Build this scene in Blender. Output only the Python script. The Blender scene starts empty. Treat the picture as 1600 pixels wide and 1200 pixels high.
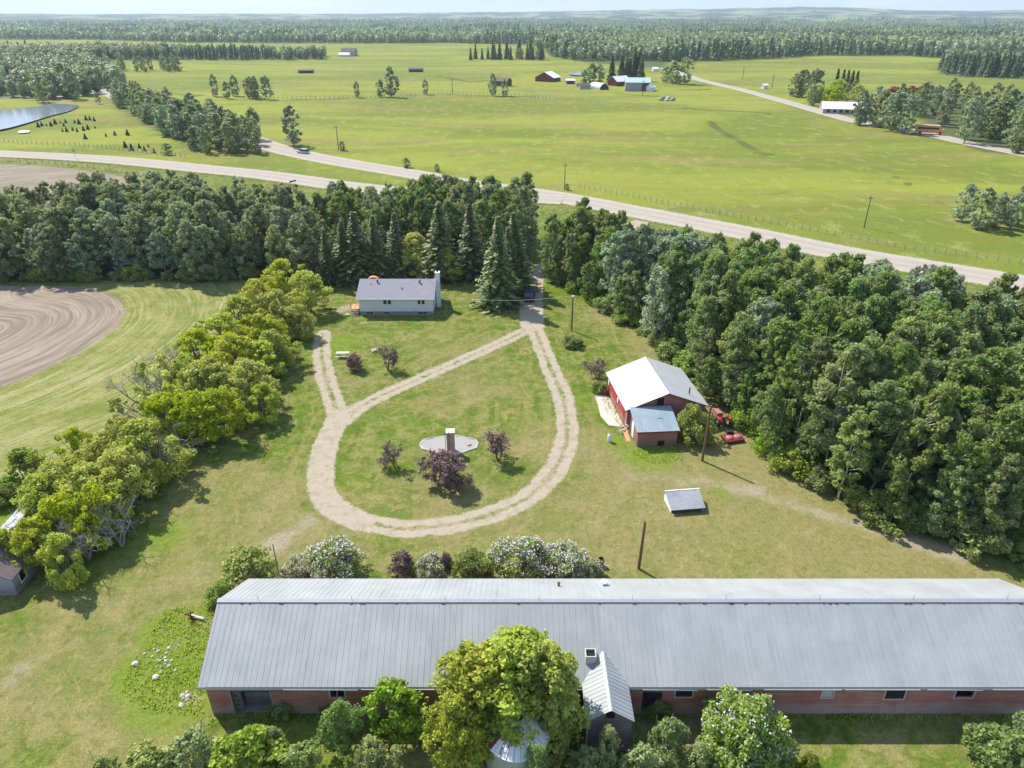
HAZE, SKYS, SUNS, EXPO = 7.5e-5, .15, 3.8, .98
import bpy, math, random
import numpy as np
from mathutils import Vector
S = bpy.context.scene
COL = S.collection
rad = math.radians
H = 45.0; PITCH = rad(27.4); F = 1111.0
CP, SP = math.cos(PITCH), math.sin(PITCH)
RNG = np.random.default_rng(7); R = random.Random(11)

# ---------------------------------------------------------------- helpers: noise, terrain, camera geometry
def _h(i, j, s):
    n = (i * 374761393 + j * 668265263 + s * 974634777) & 0x7fffffff
    n = ((n ^ (n >> 13)) * 1274126177) & 0x7fffffff
    return ((n ^ (n >> 16)) & 0xffff) / 65535.0
def vn(x, y, s=0):
    x = np.asarray(x, float); y = np.asarray(y, float)
    i = np.floor(x).astype(np.int64); j = np.floor(y).astype(np.int64)
    u = x - i; v = y - j; u = u*u*(3-2*u); v = v*v*(3-2*v)
    return (_h(i,j,s)*(1-u)+_h(i+1,j,s)*u)*(1-v) + (_h(i,j+1,s)*(1-u)+_h(i+1,j+1,s)*u)*v
def fbm(x, y, s=0, o=4):
    a = 0; w = .5; t = 0
    for k in range(o):
        a = a + w*vn(np.asarray(x)*2**k, np.asarray(y)*2**k, s+k); t += w; w *= .5
    return a/t
def ss(a, b, x):
    t = np.clip((np.asarray(x, float)-a)/(b-a), 0, 1); return t*t*(3-2*t)
SKX = [-60, 0, 60, 90, 150, 350, 480, 600, 700, 800, 900, 1000, 1070, 1150, 1200, 1250, 1320, 1380, 1420, 1480, 1560, 1600, 1700]
SKY_ = [22, 22, 22.4, 23.3, 23, 22, 22.2, 21.5, 20, 19, 18, 16, 15, 14, 12.5, 11.5, 13, 15, 17, 18.5, 17.5, 17.5, 18]
def terr(x, y):
    x = np.asarray(x, float); y = np.asarray(y, float)
    d = np.hypot(x, y)
    roll = (1.6*np.sin(x/95+1.3*np.sin(y/260))*np.sin(y/120+.6) + 1.4*(fbm(x/230, y/230, 5, 3)-.5)*2)
    roll = roll*ss(280, 620, d)*(1+ss(1500, 5000, d)*3)
    az = 800 + F*x/np.maximum(y*CP+20.7, 1)
    sky = np.interp(az, SKX, SKY_)
    top = 45+(24.1-sky)/1410*8600
    hill = top*(ss(3600, 8600, d)*.82+.18*ss(7000, 8600, d)) + (fbm(x/700, y/700, 9, 4)-.5)*26*ss(3500, 6500, d)*(1-ss(7600, 8500, d))
    return np.where(y > 0, roll+hill*(y > 300), roll*.3)
def terr1(x, y): return float(terr(x, y))
def GH(px, py, h=0.0):          # point seen at that pixel, at height h over flat land
    dx = (px-800)/F; dv = -(py-600)/F
    D = (dx, CP+dv*SP, -SP+dv*CP)
    t = (h-H)/D[2]
    return (D[0]*t, D[1]*t)
def G(px, py):                  # point of the terrain seen at that pixel
    dx = (px-800)/F; dv = -(py-600)/F
    D = np.array((dx, CP+dv*SP, -SP+dv*CP))
    if py > 230: return GH(px, py)
    ts = np.concatenate([np.arange(100, 1500, 3.0), np.geomspace(1500, 9000, 500)])
    z = H+D[2]*ts-terr(D[0]*ts, D[1]*ts)
    k = np.argmax(z < 0) if (z < 0).any() else len(ts)-1
    return (float(D[0]*ts[k]), float(D[1]*ts[k]))
def PX(x, y, z):                # where a point shows in the photograph (1600 x 1200)
    a = y*CP-(z-H)*SP; b = y*SP+(z-H)*CP
    a = np.maximum(a, .1)
    return 800+F*x/a, 600-F*b/a
def PY(px, py, Y):              # point of the upright plane y = Y seen at a pixel: (x, z)
    dx = (px-800)/F; dv = -(py-600)/F
    t = Y/(CP+dv*SP)
    return dx*t, H+(-SP+dv*CP)*t
def dens(pts, n=6):             # smooth a polyline (Catmull-Rom)
    p = [np.array(q, float) for q in pts]; p = [2*p[0]-p[1]]+p+[2*p[-1]-p[-2]]; out = []
    for i in range(1, len(p)-2):
        for k in range(n):
            t = k/n; a, b, c, d = p[i-1:i+3]
            out.append(.5*((2*b)+(c-a)*t+(2*a-5*b+4*c-d)*t*t+(3*b-a-3*c+d)*t**3))
    out.append(p[-2]); return np.array(out)
def dpoly(X, Y, pts):           # distance to a polyline
    best = np.full(np.shape(X), 1e18)
    for a, b in zip(pts[:-1], pts[1:]):
        ax, ay = a[0], a[1]; ex, ey = b[0]-ax, b[1]-ay; L = ex*ex+ey*ey+1e-9
        t = np.clip(((X-ax)*ex+(Y-ay)*ey)/L, 0, 1)
        best = np.minimum(best, (X-ax-t*ex)**2+(Y-ay-t*ey)**2)
    return np.sqrt(best)
def inpoly(X, Y, pts):
    ins = np.zeros(np.shape(X), bool); n = len(pts); j = n-1
    for i in range(n):
        xi, yi = pts[i][0], pts[i][1]; xj, yj = pts[j][0], pts[j][1]
        ins ^= ((yi > Y) != (yj > Y)) & (X < (xj-xi)*(Y-yi)/((yj-yi) if yj != yi else 1e-9)+xi)
        j = i
    return ins

# ---------------------------------------------------------------- materials
def newmat(name):
    m = bpy.data.materials.new(name); m.use_nodes = True
    nt = m.node_tree; nt.nodes.clear()
    o = nt.nodes.new('ShaderNodeOutputMaterial')
    return m, nt, o
class NB:
    def __init__(s, nt): s.nt = nt
    def n(s, t, **k):
        q = s.nt.nodes.new('ShaderNode'+t)
        for a, b in k.items(): setattr(q, a, b)
        return q
    def put(s, sock, v):
        if hasattr(v, 'is_output') or isinstance(v, bpy.types.NodeSocket): s.nt.links.new(v, sock)
        elif isinstance(v, tuple) and len(v) == 3 and sock.type == 'RGBA': sock.default_value = (*v, 1)
        else: sock.default_value = v
    def math(s, op, a, b=None, c=None):
        q = s.n('Math', operation=op); s.put(q.inputs[0], a)
        if b is not None: s.put(q.inputs[1], b)
        if c is not None: s.put(q.inputs[2], c)
        return q.outputs[0]
    def mix(s, f, a, b, bt='MIX'):
        q = s.n('Mix', data_type='RGBA', blend_type=bt)
        s.put(q.inputs[0], f); s.put(q.inputs[6], a); s.put(q.inputs[7], b); return q.outputs[2]
    def noise(s, sc, vec=None, det=3, rough=.55, dist=0):
        q = s.n('TexNoise'); q.inputs['Scale'].default_value = sc; q.inputs['Detail'].default_value = det
        q.inputs['Roughness'].default_value = rough; q.inputs['Distortion'].default_value = dist
        if vec is not None: s.put(q.inputs['Vector'], vec)
        return q.outputs[0]
    def attr(s, name):
        q = s.n('Attribute', attribute_name=name); return q.outputs['Fac']
    def sm(s, a, b, x):
        q = s.n('MapRange', interpolation_type='SMOOTHSTEP'); s.put(q.inputs[0], x)
        q.inputs[1].default_value = a; q.inputs[2].default_value = b; return q.outputs[0]
    def mapv(s, vec, sc):
        q = s.n('Mapping'); s.put(q.inputs[0], vec); q.inputs[3].default_value = sc; return q.outputs[0]
    def pos(s): return s.n('NewGeometry').outputs['Position']
    def bump(s, h, st, d=.02):
        q = s.n('Bump'); s.put(q.inputs['Height'], h); q.inputs['Strength'].default_value = st; q.inputs['Distance'].default_value = d
        return q.outputs[0]
    def pbr(s, o, col, rough=.8, metal=0, spec=.3, nrm=None):
        q = s.n('BsdfPrincipled'); s.put(q.inputs['Base Color'], col); s.put(q.inputs['Roughness'], rough)
        q.inputs['Metallic'].default_value = metal; q.inputs['Specular IOR Level'].default_value = spec
        if nrm is not None: s.put(q.inputs['Normal'], nrm)
        s.nt.links.new(q.outputs[0], o.inputs[0]); return q

def simple(name, col, rough=.7, metal=0, var=.25, sc=3.0, spec=.3):
    m, nt, o = newmat(name); b = NB(nt)
    oc = b.n('TexCoord').outputs['Object']
    c = b.mix(b.noise(sc, oc, 4), tuple(x*(1-var) for x in col), tuple(min(1, x*(1+var)) for x in col))
    b.pbr(o, c, rough, metal, spec); return m

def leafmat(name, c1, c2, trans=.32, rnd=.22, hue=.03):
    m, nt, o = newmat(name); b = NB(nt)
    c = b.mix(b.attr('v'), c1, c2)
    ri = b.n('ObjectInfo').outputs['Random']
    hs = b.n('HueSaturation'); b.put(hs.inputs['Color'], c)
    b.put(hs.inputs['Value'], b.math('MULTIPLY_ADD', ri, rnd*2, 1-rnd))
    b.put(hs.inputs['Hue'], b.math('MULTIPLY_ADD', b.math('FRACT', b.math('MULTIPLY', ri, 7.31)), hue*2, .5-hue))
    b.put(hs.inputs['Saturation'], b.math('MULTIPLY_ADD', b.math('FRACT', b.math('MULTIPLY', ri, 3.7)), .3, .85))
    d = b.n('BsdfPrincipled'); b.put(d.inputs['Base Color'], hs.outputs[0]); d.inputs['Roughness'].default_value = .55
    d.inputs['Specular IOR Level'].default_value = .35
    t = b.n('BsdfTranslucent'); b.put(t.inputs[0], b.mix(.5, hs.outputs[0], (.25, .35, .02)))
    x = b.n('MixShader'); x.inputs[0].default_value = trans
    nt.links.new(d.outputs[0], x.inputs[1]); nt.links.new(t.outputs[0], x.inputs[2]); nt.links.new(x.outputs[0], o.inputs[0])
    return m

M = {}
M['aspen_leaf'] = leafmat('aspen_leaf', (.15, .215, .055), (.38, .46, .17), .5)
M['poplar_leaf'] = leafmat('poplar_leaf', (.165, .215, .08), (.47, .49, .29), .48)
M['silver_leaf'] = leafmat('silver_leaf', (.19, .25, .14), (.47, .53, .36), .38)
M['spruce_leaf'] = leafmat('spruce_leaf', (.085, .115, .04), (.23, .26, .095), .25, .2, .015)
M['maple_leaf'] = leafmat('maple_leaf', (.29, .36, .035), (.68, .68, .10), .45, .14, .012)
M['bush_leaf'] = leafmat('bush_leaf', (.16, .26, .035), (.36, .46, .08), .42)
M['willow_leaf'] = leafmat('willow_leaf', (.18, .27, .07), (.42, .50, .19), .42)
M['lilac_leaf'] = leafmat('lilac_leaf', (.15, .22, .05), (.38, .42, .13), .38)
M['plum_leaf'] = leafmat('plum_leaf', (.12, .068, .075), (.32, .21, .21), .25, .2, .01)
M['grass_blade'] = leafmat('grass_blade', (.28, .40, .03), (.50, .58, .06), .62)
M['far_leaf'] = leafmat('far_leaf', (.065, .105, .05), (.34, .38, .22), .3, .1)
M['tall_maple_leaf'] = leafmat('tall_maple_leaf', (.25, .32, .03), (.56, .60, .09), .45, .10, .01)
M['blossom'] = simple('blossom', (.66, .62, .61), .7)
M['bark'] = simple('bark', (.16, .135, .11), .9, 0, .4, 6)
M['pale_bark'] = simple('pale_bark', (.42, .40, .34), .8, 0, .4, 5)
M['dead_wood'] = simple('dead_wood', (.30, .28, .26), .9, 0, .3, 5)
M['pole_wood'] = simple('pole_wood', (.16, .10, .065), .85, 0, .35, 4)
M['grey_wood'] = simple('grey_wood', (.30, .28, .26), .9, 0, .35, 5)
M['tan_wood'] = simple('tan_wood', (.50, .27, .14), .8, 0, .3, 4)
M['white_paint'] = simple('white_paint', (.72, .74, .74), .6, 0, .08, 3)
M['pale_frame'] = simple('pale_frame', (.48, .47, .43), .7, 0, .15, 5)
M['black_paint'] = simple('black_paint', (.03, .03, .035), .6, 0, .3, 6)
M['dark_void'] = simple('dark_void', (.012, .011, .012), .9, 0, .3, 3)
M['rubber'] = simple('rubber', (.025, .025, .026), .8, 0, .2, 8)
M['galv'] = simple('galv', (.50, .52, .54), .4, .5, .12, 1.5, .5)
M['rust'] = simple('rust', (.15, .055, .03), .9, 0, .45, 4)
M['red_paint'] = simple('red_paint', (.30, .03, .03), .6, 0, .12, 3, .5)
M['pink_and_sunlit_red'] = simple('pink_and_sunlit_red', (.36, .14, .145), .7, 0, .2, 2, .5)  # paint of the mower hoods; on the tractor, sunlight painted into the red
M['dark_red_paint'] = simple('dark_red_paint', (.16, .03, .03), .7, 0, .3, 3)
M['navy_paint'] = simple('navy_paint', (.012, .02, .045), .5, 0, .1, 2, .3)
M['silver_paint'] = simple('silver_paint', (.45, .52, .60), .3, .3, .1, 2, .6)
M['orange_paint'] = simple('orange_paint', (.75, .30, .12), .5, 0, .12, 2)
M['concrete'] = simple('concrete', (.46, .43, .39), .9, 0, .25, 1.2)
M['foundation'] = simple('foundation', (.24, .23, .22), .9, 0, .3, 2)
M['stone'] = simple('stone', (.42, .40, .38), .9, 0, .4, 3)
M['white_stone'] = simple('white_stone', (.50, .46, .40), .9, 0, .4, 3)
M['brick_pink'] = simple('brick_pink', (.42, .25, .22), .85, 0, .3, 5)
M['far_white_roof'] = simple('far_white_roof', (.78, .78, .78), .5, .2, .05, .5)
M['far_green_roof'] = simple('far_green_roof', (.38, .52, .50), .5, .2, .08, .5)
M['far_grey_wall'] = simple('far_grey_wall', (.34, .34, .35), .8, 0, .15, .6)

def glassm():
    m, nt, o = newmat('window_glass'); b = NB(nt)
    b.pbr(o, (.02, .026, .03), .06, 0, .6); return m
M['glass'] = glassm()

def metal_roof(name, c1, c2, axis, pitch, rough=.42, streak=1.0):
    # ribbed sheet steel: sheet to sheet tone changes, weather streaks down the slope, faint stains
    m, nt, o = newmat(name); b = NB(nt)
    oc = b.n('TexCoord').outputs['Object']
    sc = (1/pitch, .05, .05) if axis == 'x' else (.05, 1/pitch, .05)
    q = b.n('TexWhiteNoise', noise_dimensions='1D')
    sep = b.n('SeparateXYZ'); b.put(sep.inputs[0], oc)
    ax = sep.outputs[0 if axis == 'x' else 1]
    b.put(q.inputs['W'], b.math('ADD', b.math('FLOOR', b.math('MULTIPLY', ax, 1/(pitch*2.0))), b.math('MULTIPLY', b.math('FLOOR', b.math('MULTIPLY', sep.outputs[1 if axis == 'x' else 0], .37)), 57.0)))
    sheet = q.outputs[0]
    st = b.noise(1.0, b.mapv(oc, (3.5, .25, .25) if axis == 'x' else (.25, 3.5, .25)), 5, .6)
    blot = b.noise(.35, oc, 5, .65)
    c = b.mix(b.sm(.3, .7, blot), c1, c2)
    c = b.mix(b.math('MULTIPLY', sheet, .16*streak), c, tuple(x*.55 for x in c1))
    c = b.mix(b.math('MULTIPLY', b.sm(.50, .72, st), .30*streak), c, tuple(x*.50 for x in c1))
    c = b.mix(b.math('MULTIPLY', b.sm(.64, .78, b.noise(1.7, oc, 5, .7)), .35*streak), c, (.30, .27, .25))
    b.pbr(o, c, b.math('MULTIPLY_ADD', blot, .25, rough-.1), .12, .35) 
    return m
M['barn_roof'] = metal_roof('barn_roof', (.325, .335, .335), (.37, .38, .38), 'x', .42, .55, .75)
M['shop_roof'] = metal_roof('shop_roof', (.50, .51, .52), (.56, .565, .57), 'y', .35, .4, .4)
M['annex_roof'] = metal_roof('annex_roof', (.31, .335, .335), (.37, .395, .395), 'y', .35)
M['lean_roof'] = metal_roof('lean_roof', (.25, .32, .36), (.30, .37, .41), 'x', .3)

def planks(name, c1, c2, grime, axis='x', w=.2, fade=.5):
    m, nt, o = newmat(name); b = NB(nt)
    oc = b.n('TexCoord').outputs['Object']
    sep = b.n('SeparateXYZ'); b.put(sep.inputs[0], oc)
    if axis == 'z': a = sep.outputs[2]
    else: a = b.math('ADD', sep.outputs[0], sep.outputs[1])
    k = b.math('MULTIPLY', a, 1/w)
    q = b.n('TexWhiteNoise', noise_dimensions='1D'); b.put(q.inputs['W'], b.math('FLOOR', k))
    gap = b.sm(.0, .10, b.math('PINGPONG', k, .5))
    bl = b.noise(.5, oc, 6, .65)
    c = b.mix(b.sm(.35, .68, bl), c1, c2)
    c = b.mix(b.math('MULTIPLY', q.outputs[0], .35), c, tuple(x*.6 for x in c1))
    st = b.noise(1, b.mapv(oc, (2.2, 2.2, .35) if axis != 'z' else (.35, .35, 4)), 5, .65)
    c = b.mix(b.math('MULTIPLY', b.sm(.48, .72, st), fade), c, grime)
    low = b.math('ADD', sep.outputs[2], b.math('MULTIPLY', b.noise(.9, oc, 4), -1.6))
    c = b.mix(b.math('MULTIPLY', b.sm(.55, -.3, low), .75), c, tuple(x*.9 for x in grime))
    c = b.mix(b.math('MULTIPLY', b.math('SUBTRACT', 1.0, gap), .5), c, tuple(x*.3 for x in c1))
    b.pbr(o, c, .85, 0, .2, b.bump(gap, .4, .02)); return m
M['barn_wall'] = planks('barn_wall', (.40, .15, .115), (.50, .24, .195), (.42, .36, .33), 'z', .22, .45)
M['shop_wall'] = planks('shop_wall', (.40, .045, .035), (.44, .08, .065), (.38, .22, .20), 'x', .22, .25)
M['shop_front'] = planks('shop_front', (.34, .13, .115), (.42, .21, .19), (.38, .28, .26), 'x', .22, .45)
M['lean_wall'] = planks('lean_wall', (.34, .12, .10), (.42, .20, .17), (.22, .16, .15), 'x', .2, .5)
M['annex_wall'] = planks('annex_wall', (.22, .165, .165), (.29, .23, .23), (.25, .22, .22), 'z', .2, .5)
M['shed_wall'] = planks('shed_wall', (.36, .38, .42), (.42, .44, .47), (.24, .20, .19), 'z', .18, .4)
M['house_siding'] = planks('house_siding', (.72, .745, .76), (.76, .785, .80), (.62, .64, .64), 'z', .2, .15)
M['old_board'] = planks('old_board', (.25, .24, .24), (.32, .31, .31), (.16, .13, .12), 'x', .22, .4)

def shingles(name, c1, c2, c3, sc=1.0):
    m, nt, o = newmat(name); b = NB(nt)
    oc = b.n('TexCoord').outputs['Object']
    br = b.n('TexBrick'); b.put(br.inputs['Vector'], oc)
    br.inputs['Scale'].default_value = 3.2*sc
    b.put(br.inputs['Color1'], c1); b.put(br.inputs['Color2'], c2); b.put(br.inputs['Mortar'], tuple(x*.6 for x in c1))
    br.inputs['Mortar Size'].default_value = .012
    c = b.mix(b.math('MULTIPLY', b.sm(.5, .7, b.noise(.45, oc, 5, .6)), .5), br.outputs[0], c3)
    c = b.mix(b.math('MULTIPLY', b.noise(9, oc, 3, .7), .35), c, tuple(x*.5 for x in c1))
    b.pbr(o, c, .9, 0, .2); return m
M['house_roof'] = shingles('house_roof', (.25, .25, .285), (.31, .30, .33), (.37, .31, .28))
M['shelter_roof'] = shingles('shelter_roof', (.30, .31, .34), (.42, .43, .46), (.20, .20, .22), 1.3)
M['shed_roof'] = shingles('shed_roof', (.14, .11, .11), (.19, .15, .15), (.24, .19, .18))

def gravelbed():
    m, nt, o = newmat('gravel_bed'); b = NB(nt); p = b.pos()
    v = b.n('TexVoronoi'); v.inputs['Scale'].default_value = 7; b.put(v.inputs['Vector'], p)
    c = b.mix(b.math('FRACT', b.math('MULTIPLY', v.outputs['Distance'], 3.7)), (.20, .195, .19), (.42, .40, .375))
    b.pbr(o, c, .9, 0, .2, b.bump(v.outputs['Distance'], .6, .05)); return m
M['gravel_bed'] = gravelbed()
def water():
    m, nt, o = newmat('pond_water'); b = NB(nt); p = b.pos()
    b.pbr(o, (.20, .235, .28), .12, 0, .8, b.bump(b.noise(.6, p, 3), .10, .2)); return m
M['water'] = water()

def land():
    m, nt, o = newmat('land'); b = NB(nt); p = b.pos()
    n1 = b.noise(.035, p, 4, .6); n2 = b.noise(.22, p, 5, .6); n3 = b.noise(1.4, p, 4, .65); n4 = b.noise(7, p, 3, .7)
    swirl = b.noise(.5, b.mapv(p, (1, .35, 1)), 4, .6, 1.2)
    n25 = b.noise(.7, p, 6, .68, .8)
    c = b.mix(b.sm(.38, .62, n2), (.125, .178, .024), (.215, .210, .062))
    c = b.mix(b.sm(.46, .60, swirl), c, (.115, .175, .019))
    c = b.mix(b.math('MULTIPLY', b.sm(.50, .60, n25), .65), c, (.29, .25, .11))
    c = b.mix(b.math('MULTIPLY', b.sm(.49, .40, n25), .65), c, (.080, .125, .016))
    se0 = b.n('SeparateXYZ'); b.put(se0.inputs[0], p)
    cq = b.n('CombineXYZ'); b.put(cq.inputs[0], b.math('MULTIPLY', b.math('ADD', b.attr('a_mow'), b.math('MULTIPLY', n1, 4.0)), .75)); b.put(cq.inputs[1], b.math('MULTIPLY', se0.outputs[0], .07)); b.put(cq.inputs[2], b.math('MULTIPLY', se0.outputs[1], .07))
    mow = b.noise(1.0, cq.outputs[0], 4, .62)
    c = b.mix(b.math('MULTIPLY', b.sm(.52, .66, mow), .45), c, (.28, .25, .105))
    c = b.mix(b.math('MULTIPLY', b.sm(.47, .36, mow), .5), c, (.11, .165, .022))
    dryf = b.math('MULTIPLY', b.sm(.30, .62, b.math('ADD', b.math('MULTIPLY', b.attr('a_dry'), .45), b.math('MULTIPLY', n2, .55))), .62)
    c = b.mix(b.math('MULTIPLY', dryf, b.sm(0, .3, b.attr('a_dry'))), c, (.285, .235, .115))
    lush = b.sm(.25, .6, b.math('ADD', b.attr('a_lush'), b.math('MULTIPLY', b.math('SUBTRACT', n2, .5), .6)))
    c = b.mix(b.math('MULTIPLY', lush, .7), c, (.165, .235, .025))
    # open pasture beyond the road: long soft bands of brighter and browner grass
    band = b.noise(.008, b.mapv(p, (.6, 1.6, 1)), 5, .55, .6)
    band2 = b.noise(.03, b.mapv(p, (.5, 1.5, 1)), 4, .6, .4)
    f = b.mix(b.sm(.42, .58, band), (.17, .20, .034), (.26, .285, .044))
    f = b.mix(b.math('MULTIPLY', b.sm(.50, .66, band2), .85), f, (.255, .215, .08))
    f = b.mix(b.math('MULTIPLY', b.sm(.52, .66, b.noise(.07, b.mapv(p, (.7, 1.2, 1)), 6, .7, .5)), .6), f, (.135, .185, .04))
    f = b.mix(b.math('MULTIPLY', b.sm(.52, .64, b.noise(.19, b.mapv(p, (1, .6, 1)), 6, .7)), .55), f, (.31, .33, .10))
    f = b.mix(b.attr('a_wet'), f, (.045, .05, .028))
    c = b.mix(b.attr('a_field'), c, f)
    hn = b.noise(.0035, b.mapv(p, (1, .55, 1)), 6, .62)
    hc = b.mix(b.sm(.50, .56, hn), (.035, .058, .036), (.20, .22, .10)); hc = b.mix(b.math('MULTIPLY', b.sm(.40, .36, hn), .8), hc, (.11, .075, .07))
    # mown hay swaths
    dist = b.math('ADD', b.attr('a_dist'), b.math('ADD', b.math('MULTIPLY', n2, 2.6), b.math('MULTIPLY', n1, 9.0)))
    se = b.n('SeparateXYZ'); b.put(se.inputs[0], p)
    def streak(att, k, al, det=4):
        q = b.n('CombineXYZ'); b.put(q.inputs[0], b.math('MULTIPLY', b.math('ADD', b.attr(att), b.math('MULTIPLY', n1, 1.5)), k)); b.put(q.inputs[1], b.math('MULTIPLY', se.outputs[0], al)); b.put(q.inputs[2], b.math('MULTIPLY', se.outputs[1], al))
        return b.noise(1.0, q.outputs[0], det, .6)
    s1 = streak('a_dist', .9, .05); s2 = streak('a_dist', 2.6, .12, 3)
    hay = b.mix(b.sm(.40, .60, n2), (.185, .215, .050), (.275, .265, .095))
    hay = b.mix(b.math('MULTIPLY', b.sm(.50, .66, s1), .75), hay, (.38, .35, .19))
    hay = b.mix(b.math('MULTIPLY', b.sm(.50, .68, s2), .5), hay, (.40, .375, .22))
    hay = b.mix(b.math('MULTIPLY', b.sm(.46, .34, s2), .6), hay, (.13, .17, .035))
    c = b.mix(b.attr('a_hay'), c, hay)
    # bare soil patches
    dm = b.sm(.38, .62, b.math('ADD', b.attr('a_dirt'), b.math('MULTIPLY', b.math('SUBTRACT', b.math('ADD', b.math('MULTIPLY', n3, .6), b.math('MULTIPLY', n2, .4)), .5), 1.3)))
    c = b.mix(b.math('MULTIPLY', dm, .85), c, b.mix(n4, (.26, .20, .14), (.47, .41, .34)))
    # fine grain of the turf
    c = b.mix(b.math('MULTIPLY', b.sm(.42, .62, n4), .55), c, b.mix(1.0, c, (.50, .52, .42), 'MULTIPLY'))
    c = b.mix(b.math('MULTIPLY', b.sm(.48, .66, n3), .55), c, b.mix(1.0, c, (.60, .66, .50), 'MULTIPLY'))
    c = b.mix(b.math('MULTIPLY', b.sm(.50, .64, b.noise(3.1, b.mapv(p, (1, .6, 1)), 4, .7, .5)), .42), c, b.mix(1.0, c, (1.5, 1.4, 1.5), 'MULTIPLY'))
    # leaf litter and brush under the trees
    c = b.mix(b.attr('a_wood'), c, b.mix(n3, (.06, .085, .03), (.12, .14, .06)))
    c = b.mix(b.attr('a_hill'), c, hc)
    # ploughed soil, furrows running round the field
    soil = b.mix(b.sm(.36, .62, s1), (.215, .17, .13), (.36, .30, .24))
    soil = b.mix(b.math('MULTIPLY', b.sm(.50, .70, s2), .55), soil, (.46, .395, .325))
    soil = b.mix(b.math('MULTIPLY', b.sm(.47, .34, s2), .65), soil, (.15, .115, .095))
    soil = b.mix(b.math('MULTIPLY', b.sm(.45, .62, n2), .35), soil, (.27, .20, .17))
    soil = b.mix(b.math('MULTIPLY', n4, .5), soil, (.16, .13, .11))
    c = b.mix(b.sm(.35, .65, b.math('ADD', b.attr('a_plow'), b.math('MULTIPLY', b.math('SUBTRACT', n3, .5), .5))), c, soil)
    # gravel
    gm = b.sm(.36, .60, b.math('ADD', b.attr('a_grav'), b.math('MULTIPLY', b.math('SUBTRACT', b.math('ADD', b.math('MULTIPLY', n3, .55), b.math('MULTIPLY', n4, .45)), .5), 1.9)))
    gr = b.mix(b.sm(.28, .72, b.noise(11, p, 4, .7)), (.31, .26, .205), (.47, .405, .33))
    gr = b.mix(b.math('MULTIPLY', b.sm(.45, .65, b.noise(.9, p, 5, .65)), .55), gr, (.27, .225, .165))
    gr = b.mix(b.attr('a_road'), gr, b.mix(b.noise(.5, b.mapv(p, (1, 1, 1)), 4), (.37, .325, .29), (.46, .41, .37)))
    gr = b.mix(b.math('MULTIPLY', b.attr('a_track'), .45), gr, b.mix(1.0, gr, (.66, .64, .62), 'MULTIPLY'))
    c = b.mix(gm, c, gr)
    c = b.mix(1.0, c, (.90, .91, .86), 'MULTIPLY')
    gh = b.math('MULTIPLY', n4, 1.0)
    b.pbr(o, c, .95, 0, .08, b.bump(b.math('ADD', gh, b.math('MULTIPLY', n3, 2.0)), .35, .12))
    return m
M['land'] = land()

# ---------------------------------------------------------------- mesh building
def mesh_np(name, V, Fq, mat, attrs=None, fattrs=None, smooth=False):
    V = np.asarray(V, np.float32); me = bpy.data.meshes.new(name)
    if isinstance(Fq, np.ndarray):
        nf, k = Fq.shape
        me.vertices.add(len(V)); me.vertices.foreach_set('co', V.ravel())
        me.loops.add(nf*k); me.loops.foreach_set('vertex_index', Fq.astype(np.int32).ravel())
        me.polygons.add(nf); me.polygons.foreach_set('loop_start', (np.arange(nf)*k).astype(np.int32))
    else: me.from_pydata([tuple(map(float, v)) for v in V], [], Fq)
    me.update(calc_edges=True)
    if mat is not None: me.materials.append(mat)
    for dom, D in (('POINT', attrs), ('FACE', fattrs)):
        for k, a in (D or {}).items():
            at = me.attributes.new(k, 'FLOAT', dom); at.data.foreach_set('value', np.asarray(a, np.float32).ravel())
    if smooth: me.polygons.foreach_set('use_smooth', np.ones(len(me.polygons), bool))
    return me
def link(name, me, parent=None, loc=None, rz=0):
    o = bpy.data.objects.new(name, me); COL.objects.link(o)
    if parent is not None: o.parent = parent
    if loc is not None: o.location = loc
    if rz: o.rotation_euler = (0, 0, rz)
    return o
def tag(o, label, cat, group=None):
    o['label'] = label; o['category'] = cat
    if group: o['group'] = group
    return o
def struct(o, kind='structure'):
    o['kind'] = kind; return o
def thing(name, label, cat, loc=(0, 0, 0), rz=0, group=None):
    return tag(link(name, None, None, loc, rz), label, cat, group)

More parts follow.
